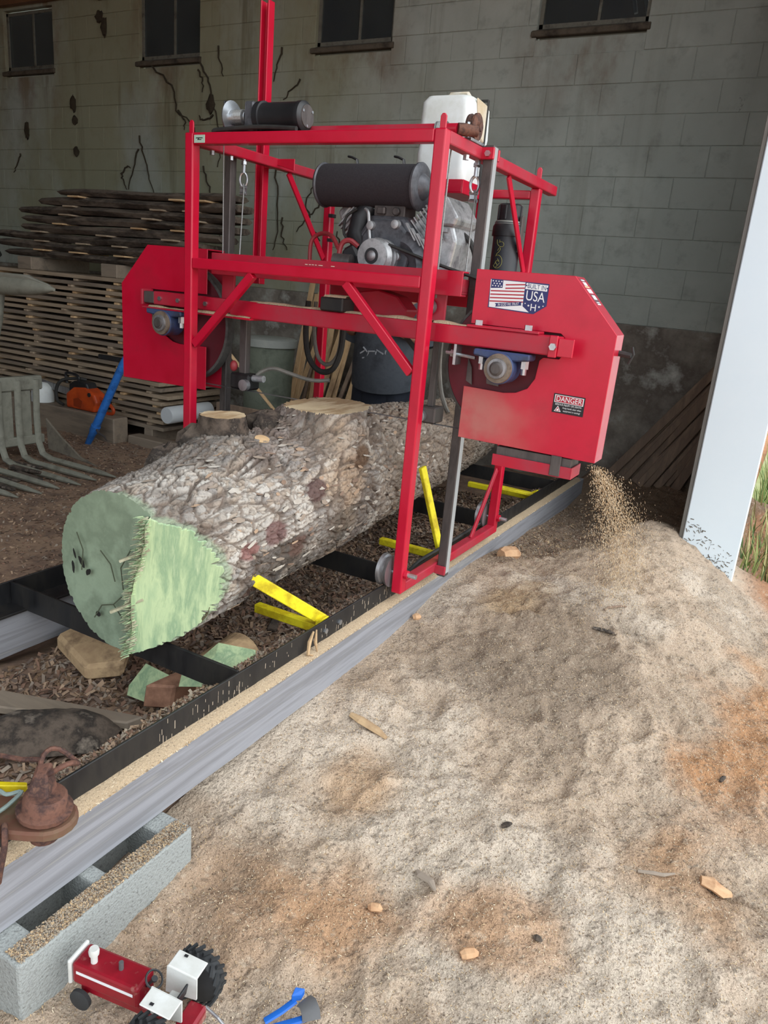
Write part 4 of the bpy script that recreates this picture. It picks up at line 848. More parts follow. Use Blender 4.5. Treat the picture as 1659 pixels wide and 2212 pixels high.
# strip label on the sloping rim
sl_ = MB(); a0 = Vector((.548, 0, 1.4665)); dr = Vector((.201, 0, -.213)).normalized(); nn = Vector((.727, 0, .686))
for s0, s1, m_ in ((0.0, .012, 0), (.004, .010, 1), (.016, .034, 1), (.036, .044, 3), (.050, .072, 4), (.078, .108, 0), (.082, .104, 1), (.110, .116, 0), (.117, .121, 1), (.1215, .1245, 0), (.125, .131, 1)):
    y0_, y1_ = (.235, .305) if m_ != 1 else (.245, .295); o = .0004+.0004*(m_ == 1)
    sl_.add([a0+dr*s0+nn*o+Vector((0, y0_, 0)), a0+dr*s1+nn*o+Vector((0, y0_, 0)), a0+dr*s1+nn*o+Vector((0, y1_, 0)), a0+dr*s0+nn*o+Vector((0, y1_, 0))], [(0, 1, 2, 3)], m_)
part('strip_label', sl_, [GREYM, WINK, INKRED, TANINK, mat('pink_label', [C(240, 206, 214)], 1, .4)], GR)
part('guard_latch', MB().cyl((.735, .30, 1.19), (.79, .30, 1.185), .012, n=8).tube([(.79, .30, 1.22), (.80, .30, 1.19), (.785, .30, 1.15)], .005, 6), RUBB, GR)
part('inner_plate', MB().prism([(.115, .215, 1.10), (.115, .215, 1.0), (.145, .215, .985), (.135, .215, 1.06)], (0, .006, 0)), DSTEEL, GR)
part('hub_plate', MB().prism([(.20, .212, 1.10), (.27, .212, 1.12), (.27, .212, .995), (.215, .212, 1.0)], (0, .006, 0)), DSTEEL, GR)
for G, f in ((GR, lambda x: x), (GL, MX)):
    ch = MB(); ch.hexa([(f(.29), .2, .65), (f(.645), .2, .65), (f(.645), .206, .65), (f(.29), .206, .65), (f(.29), .2, .70), (f(.645), .2, .70), (f(.645), .206, .70), (f(.29), .206, .70)])
    ch.hexa([(f(.645), .2, .65), (f(.651), .2, .65), (f(.651), .34, .65), (f(.645), .34, .65), (f(.645), .2, .70), (f(.651), .2, .70), (f(.651), .34, .70), (f(.645), .34, .70)])
    if G is GR: part('dust_chute', ch, RED_D, G, bevel=.001); part('chute_plate', MB().box(.30, .64, .215, .335, .695, .735).box(.555, .60, .195, .200, .655, .742), DSTEEL, G, bevel=.002)
# blade guides and their arms
BG = part('blade_guide', MB().box(-1.26, -1.13, .24, .34, .775, .86), BLKP, label='black blade guide block under the left guard', bevel=.01)
part('guide_arm', MB().box(-1.215, -1.17, .26, .30, .86, 1.16), DSTEEL, BG, bevel=.003); part('guide_roller', MB().lathe((-1.15, .215, .805), (0, 1, 0), [(0, .01), (.002, .03), (.03, .03), (.032, .01)], 20), STEEL, BG, smooth=True)
part('guide_knob', MB().ball((-1.24, .25, .895), (.022, .02, .03), 10), HOSER, BG, smooth=True); part('guide_stud', MB().cyl((-1.13, .28, .84), (-1.06, .28, .845), .018, n=12), ALU, BG)
BG2 = part('blade_guide', MB().box(-.12, -.03, .24, .34, .775, .85), DSTEEL, label='steel blade guide block by the right guard', bevel=.006)
part('guide_arm', MB().box(-.09, -.06, .27, .30, .85, 1.16), DSTEEL, BG2, bevel=.003)
part('guide_roller', MB().lathe((-.10, .215, .805), (0, 1, 0), [(0, .01), (.002, .028), (.03, .028), (.032, .01)], 20), STEEL, BG2, smooth=True)
part('water_hose', MB().tube([(-1.145, .30, .835), (-1.12, .34, .875), (-1.07, .38, .895), (-.99, .42, .875), (-.92, .46, .855), (-.85, .48, .852), (-.79, .5, .862)], .011, 8), HOSE, smooth=True)
part('looped_hose', MB().tube([(-1.16, .8, 1.25), (-1.17, .8, 1.10), (-1.15, .8, .96), (-1.10, .8, .885), (-1.03, .8, .858), (-.96, .8, .89), (-.92, .8, .99), (-.91, .8, 1.12), (-.91, .8, 1.26)], .017, 8), RUBB, smooth=True)
part('looped_hose', MB().tube([(-1.13, .83, 1.25), (-1.13, .83, 1.08), (-1.10, .83, .95), (-1.04, .83, .90), (-.98, .83, .93), (-.945, .83, 1.02), (-.94, .83, 1.26)], .012, 8), HOSE, smooth=True)
part('drip_hose', MB().tube([(-.155, .5, 1.2), (-.155, .5, 1.10), (-.15, .5, 1.0), (-.125, .49, .90), (-.085, .47, .83), (-.06, .46, .80)], .012, 8), HOSE, smooth=True)
part('push_lever', MB().tube([(-.24, .25, 1.17), (-.12, .25, 1.06)], .012, 8), RUBB)
part('ground_cable', MB().tube([(-.12, .10, .03), (-.09, .2, .012), (-.085, .35, .045), (-.08, .6, .05), (-.08, .95, .055), (-.08, 1.2, .06)], .009, 6), RUBB, smooth=True)
# ---------------------------------------------------------------- engine and its fittings
EN = part('engine', MB().prism([(-.66, .45, 1.40), (-.34, .45, 1.40), (-.31, .45, 1.50), (-.33, .45, 1.62), (-.40, .45, 1.70), (-.58, .45, 1.70), (-.65, .45, 1.60), (-.68, .45, 1.50)], (0, .30, 0)), GREYM, bevel=.02, seg=2, label='grey V-twin petrol engine')
part('front_cover', MB().prism([(-.60, .425, 1.42), (-.36, .425, 1.42), (-.34, .425, 1.52), (-.36, .425, 1.62), (-.42, .425, 1.675), (-.55, .425, 1.675), (-.61, .425, 1.60)], (0, .03, 0)), GREYM, EN, bevel=.012, seg=2)
for x, z in ((-.585, 1.50), (-.40, 1.51), (-.42, 1.655), (-.555, 1.645), (-.37, 1.44)): part('cover_boss', MB().lathe((x, .405, z), (0, 1, 0), [(0, .012), (.002, .02), (.03, .022)], 14), ALU, EN, smooth=True)
def cylinder(sx, cx):
    d = Vector((sx*.72, 0, .69)); p = Vector((cx, .60, 1.58))
    for k in range(9):
        c = p+d*(.02+.02*k); e = Vector((.69*sx, 0, -.72))*.085
        part('cooling_fin', MB().bar(c-e+Vector((0, -.105, 0)), c+e+Vector((0, -.105, 0)), .006, .02, up=(0, 1, 0)), ALU, EN)
    c0 = p; c1 = p+d*.20
    part('cylinder', MB().bar(c0, c1, .15, .2, up=(0, 1, 0)), ALU, EN, bevel=.015)
    part('rocker_cover', MB().bar(c1, c1+d*.055, .15, .17, up=(0, 1, 0), w1=.12, h1=.14), ALU, EN, bevel=.015, seg=2)
cylinder(1, -.36); cylinder(-1, -.60)
part('fan_shroud', MB().prism([(-.29, .47, 1.42), (-.145, .47, 1.46), (-.12, .47, 1.60), (-.16, .47, 1.70), (-.24, .47, 1.72), (-.30, .47, 1.60)], (0, .30, 0)), ALU, EN, bevel=.015, seg=2)
part('shroud_cap', MB().prism([(-.235, .45, 1.66), (-.13, .45, 1.66), (-.115, .45, 1.70), (-.18, .45, 1.79), (-.25, .45, 1.80)], (0, .26, 0)), ALU, EN, bevel=.012, seg=2)
part('heat_shield', MB().tube([(-.385+.12*math.sin(a), .40, 1.46+.12*math.cos(a)*1.0) for a in np.linspace(.2, 1.9, 12)], [(.028, .05)]*12, 4), GREYM, EN)
for k in range(4): part('shield_slot', MB().bar((-.345+.03*k, .39, 1.66-.022*k), (-.29+.03*k, .39, 1.585-.022*k), .007, .02, up=(0, 1, 0)), ALU, EN)
part('intake_manifold', MB().tube([(-.62, .52, 1.74), (-.66, .50, 1.68), (-.67, .48, 1.60), (-.62, .46, 1.53)], [.05, .055, .05, .045], 14), BLACK, EN, smooth=True)
part('carburettor', MB().box(-.57, -.40, .46, .58, 1.69, 1.745).box(-.545, -.50, .44, .48, 1.70, 1.735).cyl((-.44, .44, 1.715), (-.44, .50, 1.715), .02, n=12), DSTEEL, EN, bevel=.006)
AF = part('air_filter', MB().lathe((-.885, .50, 1.832), (1, 0, 0), [(0, .09), (.003, .098), (.02, .100), (.53, .100)], 44), FOAM, EN, smooth=True, label='long black mesh air cleaner')
part('filter_cap', MB().lathe((-.357, .50, 1.832), (1, 0, 0), [(0, .1), (.004, .108), (.014, .109), (.022, .10), (.026, .06), (.045, .045), (.06, .02), (.061, .002)], 44), GREYM, EN, smooth=True)
part('filter_cap', MB().lathe((-.900, .50, 1.832), (1, 0, 0), [(0, .06), (.002, .102), (.012, .106), (.018, .1)], 44), GREYM, EN, smooth=True)
for x in (-.71, -.45): part('cover_clip', MB().tube([(x-.05, .5, 1.965), (x-.03, .5, 1.962), (x, .5, 1.95), (x+.005, .5, 1.93)], [(.012, .006)]*4, 6), BLACK, EN)
part('breather_tube', MB().tube([(-.60, .43, 1.72), (-.575, .42, 1.70), (-.56, .415, 1.62), (-.545, .41, 1.545)], .008, 8), ALU, EN, smooth=True)
part('fuel_hose', MB().tube([(-.66, .45, 1.72), (-.72, .45, 1.68), (-.725, .45, 1.60), (-.66, .45, 1.56)], .007, 8), RUBB, EN, smooth=True)
part('battery_cable', MB().tube([(-.62, .42, 1.545), (-.66, .40, 1.57), (-.70, .39, 1.545), (-.71, .38, 1.44)], .013, 8), HOSER, EN, smooth=True)
part('battery_cable', MB().tube([(-.71, .38, 1.53), (-.80, .45, 1.59), (-.90, .5, 1.60), (-.955, .5, 1.56), (-.96, .5, 1.44)], .011, 8), HOSER, EN, smooth=True)
part('starter', MB().lathe((-.72, .36, 1.47), (1, .1, 0), [(0, .02), (.004, .035), (.10, .035), (.104, .02)], 18), DSTEEL, EN, smooth=True)
part('alternator', MB().prism([(-.72, .40, 1.42), (-.62, .40, 1.40), (-.60, .40, 1.50), (-.64, .40, 1.56), (-.70, .40, 1.53)], (0, .08, 0)), BLACK, EN, bevel=.012)
pu = part('drive_pulley', MB().lathe((-.477, .31, 1.502), (0, 1, 0), [(0, .042), (.002, .078), (.012, .080), (.03, .068), (.045, .080), (.05, .086), (.06, .086), (.066, .072), (.085, .072), (.09, .084), (.115, .084)], 40), ALU, EN, smooth=True)
part('pulley_hub', MB().lathe((-.477, .30, 1.502), (0, 1, 0), [(0, .012), (.002, .018), (.006, .024), (.012, .024), (.014, .034)], 20), STEEL, EN, smooth=True)
part('pulley_recess', MB().cyl((-.477, .309, 1.502), (-.477, .3115, 1.502), .037, n=28), BLACK, EN)
part('drive_belt', MB().tube([(-.477-.06, .37, 1.54), (-.477, .37, 1.573), (-.43, .37, 1.562), (-.21, .37, 1.500), (.02, .37, 1.445), (.16, .37, 1.41)], [(.014, .008)]*6, 6), RUBB, EN)
part('wiring_loom', MB().tube([(-.15, .60, 1.64), (-.10, .60, 1.60), (-.065, .60, 1.52), (-.07, .58, 1.43)], .014, 8), RUBB, EN, smooth=True)
part('valve_lever', MB().box(-.225, -.165, .44, .47, 1.635, 1.65).bar((-.20, .44, 1.63), (-.18, .44, 1.60), .02, .01), STEEL, EN)
# jug tray
part('jug_tray', MB().box(-.60, -.285, .83, 1.16, 1.852, 1.858).box(-.60, -.285, .83, .836, 1.858, 1.918).box(-.285, -.279, .83, 1.16, 1.852, 1.918).box(-.60, -.285, 1.154, 1.16, 1.858, 1.90), RED, bevel=.002)
part('tray_leg', MB().box(-.31, -.285, 1.10, 1.16, 1.38, 1.852).box(-.60, -.575, 1.10, 1.16, 1.38, 1.852), RED, bevel=.003)
# manual tube on the rear right post
MT = part('manual_tube', MB().lathe((-.112, 1.10, 1.40), (0, 0, 1), [(0, .06), (.002, .073), (.345, .073)], 32), mat('black_pvc', [C(44, 48, 54), C(60, 66, 72)], 4, .4), smooth=True, label='black plastic tube with yellow scrawl and screw cap')
part('tube_collar', MB().lathe((-.112, 1.10, 1.675), (0, 0, 1), [(0, .07), (.001, .082), (.05, .080), (.062, .072)], 32), BLACK, MT, smooth=True)
part('tube_band', MB().lathe((-.112, 1.10, 1.737), (0, 0, 1), [(0, .074), (.016, .068)], 32), mat('dusty_band', [C(142, 146, 140)], 30, .9), MT, smooth=True)
cp = MB(); prof = [(1.753, .062), (1.83, .062), (1.838, .054), (1.839, .002)]
cp.lathe((-.112, 1.10, 0), (0, 0, 1), prof, 32); part('screw_cap', cp, BLACK, MT, smooth=True)
for a in np.linspace(0, 2*PI, 9)[:-1]: part('cap_rib', MB().box(-.112+.062*math.cos(a)-.006, -.112+.062*math.cos(a)+.006, 1.10+.062*math.sin(a)-.006, 1.10+.062*math.sin(a)+.006, 1.757, 1.83), BLACK, MT, bevel=.003)
sw = MB()
def scr(pts, r=.0013):
    P_ = []
    for a, z in pts: P_.append((-.112+.0745*math.sin(a), 1.10-.0745*math.cos(a), z))
    sw.tube(P_, r, 4)
scr([(-.35, 1.655), (-.30, 1.635), (-.1, 1.622), (.15, 1.622), (.2, 1.635), (.05, 1.645), (-.2, 1.642)]); scr([(-.15, 1.655), (-.1, 1.642)])
scr([(-.22, 1.60), (-.1, 1.615), (.0, 1.61), (-.1, 1.595), (-.25, 1.585), (-.3, 1.575)])
scr([(-.15+.36*math.cos(t), 1.545+.033*math.sin(t)) for t in np.linspace(-2.6, 2.2, 18)]); scr([(-.35, 1.53), (-.2, 1.55), (.0, 1.545), (-.15, 1.56)]); scr([(-.3, 1.545), (-.1, 1.525), (.05, 1.54)]); scr([(-.25, 1.515), (-.05, 1.53)])
scr([(-.25, 1.475), (-.1, 1.495), (0, 1.475)])
part('scrawl', sw, CHALK, MT)
part('tube_clamp', MB().box(-.045, -.03, 1.08, 1.12, 1.60, 1.78), DSTEEL, MT, bevel=.002)
part('post_bracket', MB().box(-1.30, -1.27, 1.16, 1.20, 1.60, 1.62).box(-1.30, -1.27, 1.16, 1.20, 1.74, 1.76), BLACK)
# ---------------------------------------------------------------- water jug strapped in the tray
JG = thing('water_jug', 'white plastic water jug strapped in the red tray above the engine', 'jug', (-.435, 1.0, 1.859))
def rrect(x0, x1, y0, y1, r, n=6):
    P_ = []
    for cx_, cy_, a0_ in ((x1-r, y1-r, 0), (x0+r, y1-r, PI/2), (x0+r, y0+r, PI), (x1-r, y0+r, 1.5*PI)): P_ += [(cx_+r*math.cos(a0_+PI/2*i/n), cy_+r*math.sin(a0_+PI/2*i/n)) for i in range(n+1)]
    return P_
jm = MB(); vs = []; lev = [(1.859, .02, .03), (1.875, .0, .04), (2.05, .0, .04), (2.10, .006, .04), (2.15, .0, .04), (2.285, .004, .045), (2.312, .02, .05), (2.322, .06, .05)]
for z, ins, r in lev: vs += [(x, y, z) for x, y in rrect(-.578+ins, -.292-ins, .85+ins, 1.145-ins, r)]
n = len(vs)//len(lev); jm.add(vs, [(i*n+j, i*n+(j+1) % n, (i+1)*n+(j+1) % n, (i+1)*n+j) for i in range(len(lev)-1) for j in range(n)]+[tuple(range(n-1, -1, -1)), tuple(range((len(lev)-1)*n, len(lev)*n))])
jm.build('body', JUGM, JG, smooth=True)
MB().tube([(-.50, 1.0, 2.31), (-.47, 1.0, 2.345), (-.38, 1.0, 2.345), (-.35, 1.0, 2.305)], [(.02, .012)]*4, 8).build('handle', JUGT, JG, smooth=True)
MB().prism([(-.298, .92, 2.31), (-.298, .98, 2.14), (-.298, 1.05, 2.12), (-.298, 1.07, 2.30)], (.012, 0, 0)).build('hand_recess', JUGT, JG, bevel=.008)
MB().box(-.584, -.286, 1.045, 1.065, 2.318, 2.328).box(-.290, -.284, 1.045, 1.065, 1.86, 2.328).box(-.586, -.580, 1.045, 1.065, 1.86, 2.328).build('strap', RUBB, JG, bevel=.002)
# ---------------------------------------------------------------- flying sawdust
n = 9000; tt = rng.random(n)**.6; side = rng.normal(0, 1, n)
px = .69+.06*rng.random(n)+.10*tt+side*.07*tt; py = .24+.09*rng.random(n)+.80*tt+rng.normal(0, .30, n)*tt; pz = .71-.40*tt-.42*tt*tt+rng.normal(0, .07, n)*tt
dv_ = np.c_[.06+side*.05, .8+rng.normal(0, .2, n), -.36-1.04*tt]; dv_ = dv_/np.linalg.norm(dv_, axis=1)[:, None]
ln_ = rng.uniform(.005, .022, n); c_ = np.c_[px, py, pz]; sd = np.cross(dv_, rng.normal(0, 1, (n, 3))); sd = sd/np.linalg.norm(sd, axis=1)[:, None]*rng.uniform(.0006, .0016, n)[:, None]; nn_ = np.cross(dv_, sd)
V = np.stack([c_-dv_*ln_[:, None]/2, c_+sd, c_-sd*.5+nn_, c_-sd*.5-nn_, c_+dv_*ln_[:, None]/2], 1).reshape(-1, 3); b_ = np.arange(n)[:, None]*5
F = np.concatenate([b_+np.array([q]) for q in ((0, 1, 2), (0, 2, 3), (0, 3, 1), (4, 2, 1), (4, 3, 2), (4, 1, 3))], 1).reshape(-1, 3)
fs_ = raw('flying_sawdust', V, F, [SHV[1], SHV[0]], org=(.75, .6, -.1)); fs_.data.polygons.foreach_set('material_index', np.repeat(rng.integers(0, 2, n), 6).astype(np.int32))
tag(fs_, 'plume of sawdust shooting out below the right blade guard', 'sawdust', kind='stuff')
ORD = 'lowest second third fourth fifth sixth seventh eighth ninth tenth eleventh twelfth thirteenth fourteenth fifteenth sixteenth seventeenth eighteenth nineteenth twentieth twenty-first twenty-second topmost'.split()
# ---------------------------------------------------------------- board stack, slabs and tools at the left
base = tag(MB().box(-6.6, -4.46, 2.28, 2.47, -.40, -.13).build('timber_bolster', LUM2, bevel=.012), 'thick squared timber lying in front of the board stack', 'timber')
for x in (-6.3, -5.2, -4.3): tag(MB().box(x-.06, x+.06, 2.58, 3.5, -.41, -.235).build('stack_bearer', LUM2, bevel=.008), 'low bearer under the board stack', 'bearer', 'bearers under the board stack')
NL = 23; z = -.235; lab = 'sawn board edge in the stickered board stack behind the chainsaw'; gi = []
zs = []
for i in range(NL):
    xr = -4.16+random.uniform(-.05, .05)+(.08 if i < 6 else 0); y0_ = 2.60+random.uniform(-.015, .015); t_ = .037+random.uniform(-.002, .002)
    tilt = random.uniform(-.004, .004)
    b = MB().hexa([(-7.3, y0_, z), (xr, y0_, z+tilt), (xr, y0_+.88, z+tilt), (-7.3, y0_+.88, z), (-7.3, y0_, z+t_), (xr, y0_, z+t_+tilt), (xr, y0_+.88, z+t_+tilt), (-7.3, y0_+.88, z+t_)])
    tag(b.build('stacked_board', LUM if i % 3 else LUM2, bevel=.003), ('%s board up from the ground in the spaced stack behind the chainsaw' % ORD[i]) if 0 < i < NL-1 else ('%s board in the spaced stack behind the chainsaw' % ORD[i]), 'board', 'boards in the stickered stack')
    zs.append(z+t_)
    if i < NL-1:
        gap = .0245
        for x in (-6.75, -6.1, -5.45, -4.8, -4.3):
            xx = x+random.uniform(-.12, .12); p = random.uniform(-.02, .004)
            tag(MB().box(xx, xx+.055, 2.60+p, 3.5, z+t_+.001, z+t_+gap-.001).build('sticker_strip', LUMF if random.random() < .45 else LUM, bevel=.002), 'narrow spacer strip between layers of the board stack', 'spacer', 'spacers in the board stack')
    z += t_+.0265
ztop = zs[-1]
for k, x in enumerate((-6.2, -4.9)): tag(MB().box(x-.10, x+.13, 2.63, 3.4, ztop+.002, ztop+.135).build('spacer_block', LUM2, bevel=.008), ['pale block between stacks, left one, under the bark slabs', 'pale block between stacks, right one, beside the red guard'][k], 'block')
zz = ztop+.137
SL = [(-6.62, -4.4, .076), (-6.75, -4.35, .08), (-6.85, -3.75, .08), (-6.35, -3.55, .078), (-6.30, -3.42, .078), (-6.38, -3.40, .076), (-6.05, -3.36, .08), (-5.72, -3.45, .07)]
for i, (xa, xb, t_) in enumerate(SL):
    mb = MB(); n = 22; vs = []; m_ = 8
    for a in range(n):
        f = a/(n-1); x = xa+(xb-xa)*f; e = min(1, .72+3.5*min(f, 1-f)); sag = .014*math.sin(f*7+i)
        for j in range(m_):
            g = 2*PI*j/m_; k = fbm(np.array([[x*3, g*2, i*3.1]]), 3, 15)[0]-.45
            vs.append((x, 2.72+.16*(1+.0*i)+.20*math.cos(g)*(.8+.5*k), zz+sag*.5+t_*.5+t_*.5*e*math.copysign(min(1, abs(math.sin(g)*1.5)), math.sin(g))*(1+.35*k)))
    mb.add(vs, [(a*m_+j, a*m_+(j+1) % m_, (a+1)*m_+(j+1) % m_, (a+1)*m_+j) for a in range(n-1) for j in range(m_)]+[tuple(range(m_-1, -1, -1)), tuple(range((n-1)*m_, n*m_))])
    tag(mb.build('bark_edged_slab', BARKS, smooth=True), '%s dark bark-edged slab in the pile on top of the board stack' % (ORD[i] if i < 7 else 'topmost'), 'slab', 'bark-edged slabs on the stack')
    if i < 7:
        for x in (xa+.55+.1*(i % 3), (xa+xb)/2+.1*i, xb-.45-.12*(i % 2)):
            tag(MB().box(x, x+.16, 2.66+.04*(i % 2), 3.05, zz+t_*.95, zz+t_*.95+.016).build('slab_spacer', LUM if i % 3 else LUMF, bevel=.003), 'pale spacer stick between the bark-edged slabs', 'spacer', 'spacers between the slabs')
    zz += t_+.012
tag(MB().prism([(-3.9, 2.8, 1.52), (-3.25, 2.9, 1.50), (-3.22, 2.9, 1.44), (-3.88, 2.8, 1.47)], (0, .3, 0)).build('tin_sheet', ZINC), 'pale metal sheet sticking out beside the slab pile', 'metal sheet')
tag(MB().tube([(-7.4, 2.5, 1.42), (-7.0, 2.52, 1.52), (-6.75, 2.55, 1.45), (-6.55, 2.58, 1.33)], [.16, .2, .15, .05], 12, flat=.6).build('dark_tarp', mat('dark_green_tarp', [C(34, 38, 34), C(52, 56, 50)], 10, .8, bump=.4), smooth=True), 'dark crumpled tarp at the left end of the stacks', 'tarp')
# chainsaw on the timber
CS = thing('chainsaw', 'orange chainsaw standing on the squared timber', 'chainsaw', (-5.0, 2.40, -.13))
MB().prism([(-5.22, 2.33, -.125), (-4.80, 2.33, -.125), (-4.76, 2.33, -.02), (-4.80, 2.33, .06), (-4.92, 2.33, .12), (-5.10, 2.33, .10), (-5.22, 2.33, .02)], (0, .15, 0)).build('body', ORANGE, CS, bevel=.02, seg=2)
MB().prism([(-5.18, 2.34, .02), (-4.86, 2.34, .04), (-4.92, 2.34, .16), (-5.10, 2.34, .165), (-5.18, 2.34, .12)], (0, .13, 0)).build('top_cover', BLACK, CS, bevel=.015, seg=2)
MB().tube([(-5.22, 2.30, -.10), (-5.30, 2.29, -.06), (-5.32, 2.30, .06), (-5.26, 2.33, .15), (-5.12, 2.40, .18), (-5.06, 2.47, .17)], .017, 8).build('front_handle', RUBB, CS, smooth=True)
MB().tube([(-5.24, 2.37, .12), (-5.25, 2.37, .22), (-5.12, 2.37, .225), (-5.06, 2.37, .2), (-5.06, 2.37, .16)], .014, 8).build('hand_guard', BLACK, CS, smooth=True)
MB().tube([(-4.80, 2.40, .02), (-4.70, 2.40, .0), (-4.60, 2.40, -.06), (-4.62, 2.40, -.115), (-4.78, 2.40, -.115)], .018, 8).build('rear_handle', ORANGE, CS, smooth=True)
MB().prism([(-5.24, 2.40, -.02), (-5.70, 2.40, .03), (-5.74, 2.40, .065), (-5.70, 2.40, .10), (-5.24, 2.40, .06)], (0, .012, 0)).build('guide_bar', STEEL, CS, bevel=.003)
MB().cyl((-4.86, 2.322, .05), (-4.86, 2.335, .05), .022, n=14).build('cap', BLACK, CS)
MB().prism([(-5.10, 2.326, -.10), (-4.98, 2.326, -.10), (-4.96, 2.326, -.03), (-5.02, 2.326, .0), (-5.10, 2.326, -.02)], (0, .01, 0)).build('vent_panel', mat('dark_orange', [C(150, 56, 22)], 4, .5), CS, bevel=.003)
tag(MB().lathe((-5.62, 2.36, -.13), (0, 0, 1), [(0, .10), (.004, .115), (.10, .115), (.16, .10), (.20, .05), (.21, .003)], 22).build('plastic_bottle_jug', JUGM, smooth=True), 'white plastic jug beside the chainsaw bar', 'jug')
tag(MB().lathe((-3.965, 2.50, -.04), (0, 1, 0), [(0, .001), (.001, .078), (.01, .085), (.6, .085)], 28).build('white_pipe', mat('white_pvc', [C(206, 212, 216)], 3, .5), smooth=True), 'end of a white pipe lying by the foot of the stack', 'pipe')
tag(MB().box(-4.42, -3.5, 2.42, 2.58, -.40, -.30).build('low_plank', LUM2, bevel=.01), 'rough plank on the ground right of the squared timber', 'plank')
# blue cant hook
CH = thing('cant_hook', 'blue steel cant hook leaning with its point on the floor', 'cant hook', (-4.66, 2.1, -.42))
MB().tube([(-4.05, 2.12, .58), (-4.12, 2.1, .457), (-4.50, 2.1, -.18)], [.034, .036, .04], 16).build('handle', BLUE, CH, smooth=True)
MB().tube([(-4.50, 2.1, -.18), (-4.53, 2.1, -.23), (-4.545, 2.1, -.255)], [.046, .046, .04], 16).build('collar', BLUE, CH, smooth=True)
MB().tube([(-4.545, 2.1, -.255), (-4.62, 2.1, -.37), (-4.645, 2.1, -.405), (-4.66, 2.1, -.425)], [.036, .03, .022, .003], 14).build('point', BLUE, CH, smooth=True)
MB().box(-4.44, -4.0, 2.09, 2.13, .475, .52).build('crossbar', BLACK, CH, bevel=.006)
MB().tube([(-4.50, 2.1, -.20), (-4.42, 2.06, -.24), (-4.32, 2.04, -.25), (-4.26, 2.02, -.28)], [.014, .013, .011, .004], 8).build('hook', DSTEEL, CH, smooth=True)
# grapple rake at the far left
GK = thing('grapple_rake', 'dusty grey loader grapple with curved tines at the left edge', 'grapple', (-4.1, 1.05, -.38))
for k, y in enumerate((1.38, 1.20, 1.02, .84, .66, .48)):
    tip = -3.46-.03*(k % 2)
    MB().tube([(-4.40, y, .33), (-4.41, y, .0), (-4.40, y, -.22), (-4.35, y, -.325), (-4.24, y, -.355), (-3.9, y+.01, -.36), (-3.62, y+.02, -.365), (tip, y+.03, -.372)], [(.026, .03)]*5+[(.026, .028), (.022, .022), (.006, .008)], 8).build('tine', GRAPM, GK, smooth=True)
MB().box(-4.47, -4.40, .2, 1.45, .24, .36).build('top_bar', GRAPM, GK, bevel=.01)
for y in (1.29, 1.11, .93, .75): MB().box(-4.45, -4.42, y-.05, y+.05, -.20, .24).build('back_slat', GRAPM, GK, bevel=.006)
MB().box(-4.46, -4.40, .2, 1.45, -.24, -.16).build('lower_bar', GRAPM, GK, bevel=.01)
MB().prism([(-4.40, 1.46, -.02), (-4.38, 1.46, -.30), (-3.75, 1.47, -.352), (-3.98, 1.47, -.30), (-4.22, 1.46, -.15)], (0, .02, 0)).build('side_plate', GRAPD, GK, bevel=.004)
MB().tube([(-5.2, 1.0, 1.14), (-4.6, 1.0, 1.13), (-4.1, 1.0, 1.125), (-3.85, 1.0, 1.135), (-3.70, 1.0, 1.135), (-3.62, 1.0, 1.13)], [(.10, .10), (.10, .095), (.09, .075), (.075, .065), (.04, .035), (.012, .012)], 10).build('claw_arm', GRAPM, GK, smooth=True)
MB().prism([(-4.4, .93, 1.20), (-3.86, .95, 1.205), (-3.64, .99, 1.145), (-3.74, 1.02, 1.15), (-4.0, 1.08, 1.205), (-4.4, 1.08, 1.20)], (0, 0, .012)).build('claw_edge', mat('worn_pale_steel', [C(158, 158, 148), C(136, 136, 126)], 8, .6), GK, bevel=.004)
MB().tube([(-4.30, 1.0, 1.10), (-4.33, 1.0, .85), (-4.42, 1.0, .6), (-4.46, 1.0, .33)], [(.07, .06), (.05, .05), (.045, .045), (.05, .05)], 10).build('claw_strut', GRAPM, GK, smooth=True)
for i in range(7):
    x = -4.0+random.uniform(-.25, .3); y = .35+.12*i+random.uniform(-.05, .05); l = random.uniform(.25, .5); a = random.uniform(-.25, .25)
    tag(MB().bar((x-l/2, y-l*a/2, -.355), (x+l/2, y+l*a/2, -.345), .06, .04, w1=.04, h1=.02).build('bark_strip', DKBARK, bevel=.008), 'dark strip of bark lying among the grapple tines', 'bark', 'bark strips by the grapple')
# ---------------------------------------------------------------- edging strips, bin and clutter behind the mill
for i in range(30):
    x = -3.55+1.25*i/29+random.uniform(-.06, .06); y = 3.60+random.uniform(-.12, .22); dx = random.uniform(-.34, .30); zt = 1.0+random.uniform(-.15, .45)
    wd_ = random.uniform(.03, .075)
    tag(MB().bar((x, y, -.395), (x+dx, 4.30, zt), wd_, .022, up=(0, 1, 0)).build('edging_strip', STICKM if i % 5 else DKBOARD, bevel=.003), 'long thin sawn edging strip leaning on the back wall behind the mill', 'edging strip', 'edging strips leaning on the back wall')
BN = thing('storage_bin', 'grey-green bin standing behind the left blade guard', 'bin', (-3.12, 3.0, -.39))
MB().lathe((-3.12, 3.0, -.39), (0, 0, 1), [(0, .18), (.005, .21), (1.12, .25), (1.13, .235)], 24).build('body', BUCKM, BN, smooth=True)
MB().lathe((-3.12, 3.0, .72), (0, 0, 1), [(0, .255), (.002, .27), (.07, .272), (.08, .25), (.082, .01)], 24).build('lid', mat('pale_lid', [C(140, 146, 142), C(158, 162, 156)], 6, .7), BN, smooth=True)
CR = thing('wooden_crate', 'grey slatted crate on the floor behind the log', 'crate', (-2.75, 2.4, -.39))
